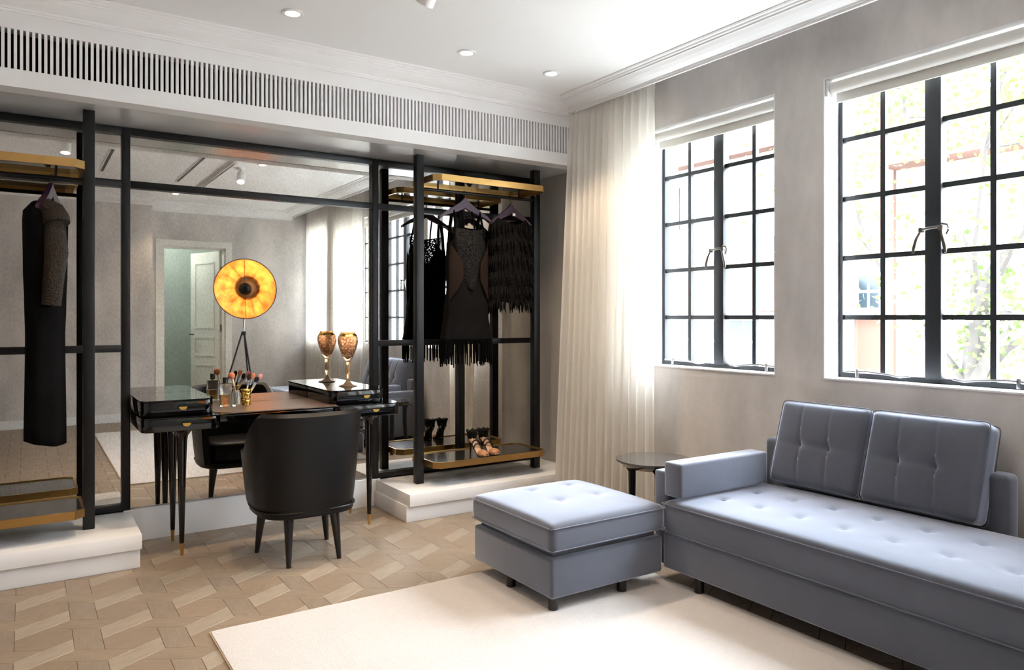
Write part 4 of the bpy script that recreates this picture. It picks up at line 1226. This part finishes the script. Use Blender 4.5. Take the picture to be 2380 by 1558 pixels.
# ------------------------------------------------------------------ dish floor lamp (seen in the mirror)
LPX, LPY, LPZ = 2.435, -0.535, 1.677
lm = empty('floor_lamp', (LPX, LPY, 0), 'black tripod floor lamp with a large golden dish shade, seen in the mirror', 'lamp')
dirv = Vector((-2.435-2.1, 10.13, -1.75)).normalized()
LM = dirv.to_track_quat('Z','Y').to_matrix(); LC = Vector((LPX, LPY, LPZ))
RD = 0.395
prof_in = [(RD*t, -0.17*(1-t*t)) for t in (0.0,0.1,0.2,0.35,0.5,0.65,0.8,0.9,1.0)]
nd, vs, fs = 96, [], []
for r, z in prof_in:
    for k in range(nd):
        q = 2*pi*k/nd; zz = z + 0.007*(r/RD)*(1-(r/RD)**4)*sin(12*q) + 0.003*(r/RD)*(1-(r/RD)**4)*sin(29*q+1)
        vs.append(LC + LM @ Vector((r*cos(q), r*sin(q), zz)))
fs = [(i*nd+k, i*nd+(k+1)%nd, (i+1)*nd+(k+1)%nd, (i+1)*nd+k) for i in range(len(prof_in)-1) for k in range(nd)]
MB().add(vs, fs).build('dish_inside', 'gold_leaf', lm, smooth=True, ang=80)
MB().lathe([(r*1.012+0.001, z-0.018*(1-(r/RD)**6)-0.004) for r, z in prof_in], LC, 48, LM, False).build('dish_outside', 'lamp_black', lm, smooth=True)
MB().lathe([(RD-0.002,-0.008),(RD+0.009,-0.008),(RD+0.009,0.006),(RD-0.002,0.006),(RD-0.002,-0.008)], LC, 48, LM, False).build('rim', 'lamp_black', lm, smooth=True)
def LW(x, y, z): return LC + LM @ Vector((x, y, z))
MB().lathe([(0.0,0.055),(0.035,0.052),(0.068,0.036),(0.085,0.0),(0.082,0.0),(0.066,0.033),(0.0,0.050)], LW(0,0,0.02), 28, LM).build('bulb_reflector', 'lamp_black', lm, smooth=True)
MB().lathe([(0.0,0.0),(0.024,0.004),(0.032,0.03),(0.026,0.055),(0.0,0.065)], LW(0,0,-0.065), 20, LM).build('bulb', 'bulb_glow', lm, smooth=True)
MB().lathe([(0.0,-0.130),(0.05,-0.128),(0.118,-0.120),(0.128,-0.105),(0.120,-0.100),(0.06,-0.108),(0.0,-0.112)], LW(0,0,0), 28, LM).build('socket_plate', 'lamp_mesh', lm, smooth=True)
up = (LM @ Vector((1,0,0))) if abs((LM @ Vector((1,0,0))).z) > abs((LM @ Vector((0,1,0))).z) else (LM @ Vector((0,1,0)))
MB().tube([LC+up*RD*0.99, LC+up*0.07+dirv*0.03], 0.004, 6).tube([LC-up*RD*0.99, LC-up*0.07+dirv*0.03], 0.004, 6).build('reflector_rod', 'lamp_black', lm)
back = LC - dirv*0.19
MB().tube([(LPX+0.02, LPY-0.17, 1.09), (LPX+0.03, LPY-0.18, 1.30), back], 0.012, 10).build('pole', 'chrome', lm, smooth=True)
MB().lathe([(0.0,-0.03),(0.03,-0.03),(0.03,0.02),(0.0,0.025)], (LPX+0.02, LPY-0.17, 1.09), 16).build('tripod_head', 'lamp_black', lm, smooth=True)
for q in (75, 185, 300):
    ex, ey = cos(radians(q)), sin(radians(q))
    MB().tube([(LPX+0.02+0.02*ex, LPY-0.17+0.02*ey, 1.09), (LPX+0.02+0.34*ex, LPY-0.17+0.34*ey, 0.0)], 0.011, 8).build('leg', 'lamp_black', lm)
bl = bpy.data.lights.new('lamp_bulb_light', 'POINT'); bl.energy = 9; bl.color = (1.0, 0.60, 0.28); bl.shadow_soft_size = 0.02
bo_ = bpy.data.objects.new('lamp_bulb_light', bl); bo_.location = LW(0,0,-0.045) + dirv*0.055; COL.objects.link(bo_)

# ------------------------------------------------------------------ outside: street, houses, tree
ge = MB().box(3.9, 60, -40, 60, -3.2, -3.0).build('ground', 'ground'); ge['kind'] = 'structure'

def far_window(h, x, y, z, w, hgt, shutters=False):
    f = box('window', 'far_frame', h, x-0.06, x+0.02, y-w/2-0.06, y+w/2+0.06, z-hgt/2-0.06, z+hgt/2+0.06)
    for a, b in ((-1, 0), (0, 1)):
        for c, d in ((-1, 0), (0, 1)):
            box('pane', 'far_glass', f, x-0.075, x-0.055, y+a*w/2+0.03, y+b*w/2-0.03, z+c*hgt/2+0.03, z+d*hgt/2-0.03)
    box('sill', 'far_frame', f, x-0.16, x, y-w/2-0.1, y+w/2+0.1, z-hgt/2-0.12, z-hgt/2-0.06)
    if shutters:
        for s in (-1, 1): box('shutter', 'shutter', f, x-0.10, x-0.04, y+s*(w/2+0.36)-0.27, y+s*(w/2+0.36)+0.27, z-hgt/2, z+hgt/2)

ha = empty('tiled_house', (15, 14, -3), 'low pale house with a tiled roof outside the window beside the curtain', 'house')
box('wall', 'facade', ha, 13.0, 18.0, 9.35, 21.0, -3.0, 1.42)
for (yy, zz) in ((11.75, 0.78), (10.55, 0.78), (14.5, 0.78), (17.0, 0.78), (11.0, -1.6), (14.5, -1.6)): far_window(ha, 13.0, yy, zz, 0.85, 0.95)
rf = MB().prism([(0,0)]*3, 0, 0) if False else MB()
NR = 11
for k in range(NR):
    x0 = 12.45 + 0.44*k; z0 = 1.40 + 0.150*k
    vs = []; ny_ = 150
    for j in range(ny_+1):
        yy = 9.3 + 11.9*j/ny_; wv = 0.045*abs(sin(pi*(j/3.0)))
        vs += [(x0, yy, z0+wv), (x0+0.50, yy, z0+0.17+wv), (x0, yy, z0-0.03)]
    fs = []
    for j in range(ny_):
        a = 3*j; b = 3*(j+1)
        fs += [(a, a+1, b+1, b), (a+2, a, b, b+2)]
    MB().add(vs, fs).build('tile_row', 'roof_tile', ha, weld=False)
MB().tube([(12.42, 9.3, 1.34), (12.42, 21.2, 1.34)], 0.06, 8).build('gutter', 'hvac_dark', ha)
box('roof_core', 'facade', ha, 13.0, 18.0, 9.3, 21.0, 1.42, 1.50)

hb = empty('tall_house', (25, 24, -3), 'tall pale house with a shuttered window rising behind the tiled roof', 'house')
box('wall', 'facade', hb, 22.0, 29.0, 14.5, 34.0, -3.0, 7.3)
far_window(hb, 22.0, 20.2, 5.65, 1.5, 1.7, True); far_window(hb, 22.0, 24.8, 5.65, 1.5, 1.7); far_window(hb, 22.0, 16.4, 3.6, 1.2, 1.2)
rt = MB().extr([(21.4,7.2),(29.6,7.2),(25.5,9.6)], 14.0, 34.5, 'y').build('roof', 'roof_tile', hb)

hc = empty('corner_house', (17, 6, -3), 'peach and white house behind the tree outside the big window', 'house')
box('wall', 'facade', hc, 15.1, 22.0, 0.0, 8.4, -3.0, 4.4)
box('wall_wing', 'facade_peach', hc, 15.0, 22.0, 8.4, 9.25, -3.0, 6.5)
far_window(hc, 15.0, 8.9, 1.85, 0.5, 0.75)
far_window(hc, 15.0, 6.75, 1.75, 1.1, 0.85); far_window(hc, 15.0, 4.3, 1.75, 1.1, 0.85); far_window(hc, 15.0, 6.4, -1.2, 1.1, 1.2)
MB().extr([(14.4,4.35),(22.6,4.35),(18.5,6.6)], -0.5, 8.4, 'y').build('roof', 'roof_tile', hc)
ac = empty('outdoor_air_unit', (14.8, 7.15, 0.45), 'white outdoor air conditioner on the wall behind the tree', 'air conditioner')
box('casing', 'hvac', ac, 14.64, 14.99, 6.75, 7.55, 0.45, 1.05, bev=0.02)
MB().lathe([(0.0,-0.01),(0.22,-0.01),(0.22,0.01),(0.0,0.01)], (14.63, 7.28, 0.75), 24, Matrix.Rotation(pi/2, 3, 'Y')).build('fan', 'hvac_dark', ac)
for k in range(8): box('vent_slat', 'hvac_dark', ac, 14.63, 14.645, 6.80, 6.95, 0.52+0.06*k, 0.545+0.06*k)
box('bracket', 'hvac_dark', ac, 14.66, 14.99, 6.78, 7.52, 0.40, 0.45)

def tree(name, label, base, spec, nleaf, seed, spread):
    rr = random.Random(seed)
    t = empty(name, base, label, 'tree', 'trees outside the windows')
    B = Vector(base); tips = []
    tr = MB()
    for pts, r0, r1 in spec:
        P = [B + Vector(p) for p in pts]; n = len(P)
        tr.tube(P, [r0 + (r1-r0)*i/(n-1) for i in range(n)], 8)
        tips += [(P[i]*(1-f)+P[i+1]*f) for i in range(n//2, n-1) for f in (0.2, 0.6, 1.0)]
        for _ in range(5):
            k = rr.randrange(max(1, n//2), n); f = P[k]
            d = Vector((rr.uniform(-1,1), rr.uniform(-1,1), rr.uniform(-0.2,0.9)))*0.75
            m_ = f + d*0.5 + Vector((0,0,0.08)); e = f + d
            tr.tube([f, m_, e], [r1*0.8, r1*0.5, r1*0.25], 5); tips += [m_, e, e]
    tr.build('trunk', 'bark', t, smooth=True)
    vs = []; fs = []
    for _ in range(nleaf):
        c = rr.choice(tips) + Vector((rr.gauss(0,spread), rr.gauss(0,spread), rr.gauss(0,spread)))
        d = Vector((rr.uniform(-1,1), rr.uniform(-1,1), rr.uniform(-1,0.4))).normalized()
        s_ = d.cross(Vector((rr.uniform(-1,1), rr.uniform(-1,1), rr.uniform(-1,1)))).normalized()
        L = rr.uniform(0.045, 0.08); w = L*0.42; o = len(vs)
        vs += [tuple(c), tuple(c+d*L*0.5+s_*w), tuple(c+d*L), tuple(c+d*L*0.5-s_*w)]; fs.append((o, o+1, o+2, o+3))
    fo = MB().add(vs, fs).build('foliage', 'leaf', t, weld=False); fo['kind'] = 'stuff'
    return t
tree('street_tree', 'pale barked tree with thin spring leaves outside the big window', (8.0, 3.55, -3.0),
     [([(0,0,0),(0.0,0.05,2.0),(0.02,0.12,3.6),(0.05,0.10,4.3)], 0.13, 0.10),
      ([(0.05,0.10,4.2),(0.1,0.16,5.0),(0.1,0.05,6.0),(0.15,-0.25,7.4)], 0.06, 0.02),
      ([(0.0,0.10,3.5),(-0.1,0.5,4.1),(-0.15,0.95,4.8),(-0.2,1.35,5.7),(-0.2,1.55,6.8)], 0.06, 0.02),
      ([(0.05,0.1,4.3),(0.1,-0.2,5.0),(0.2,-0.7,5.8),(0.2,-1.2,6.6)], 0.06, 0.02),
      ([(0.08,0.15,4.8),(0.2,0.45,5.6),(0.1,0.85,6.5),(0.2,1.0,7.4)], 0.04, 0.015)], 6500, 3, 0.34)
tree('street_tree', 'leafy tree outside the far windows, glimpsed in the mirror', (8.5, -2.2, -3.0),
     [([(0,0,0),(0.05,0.05,2.0),(0.0,0.1,3.8),(0.1,0.05,5.0)], 0.2, 0.1),
      ([(0.0,0.1,3.6),(-0.1,0.7,4.6),(-0.2,1.3,5.6)], 0.08, 0.03),
      ([(0.0,0.1,3.8),(0.1,-0.7,4.9),(0.1,-1.3,5.9)], 0.08, 0.03)], 7000, 8, 0.45)
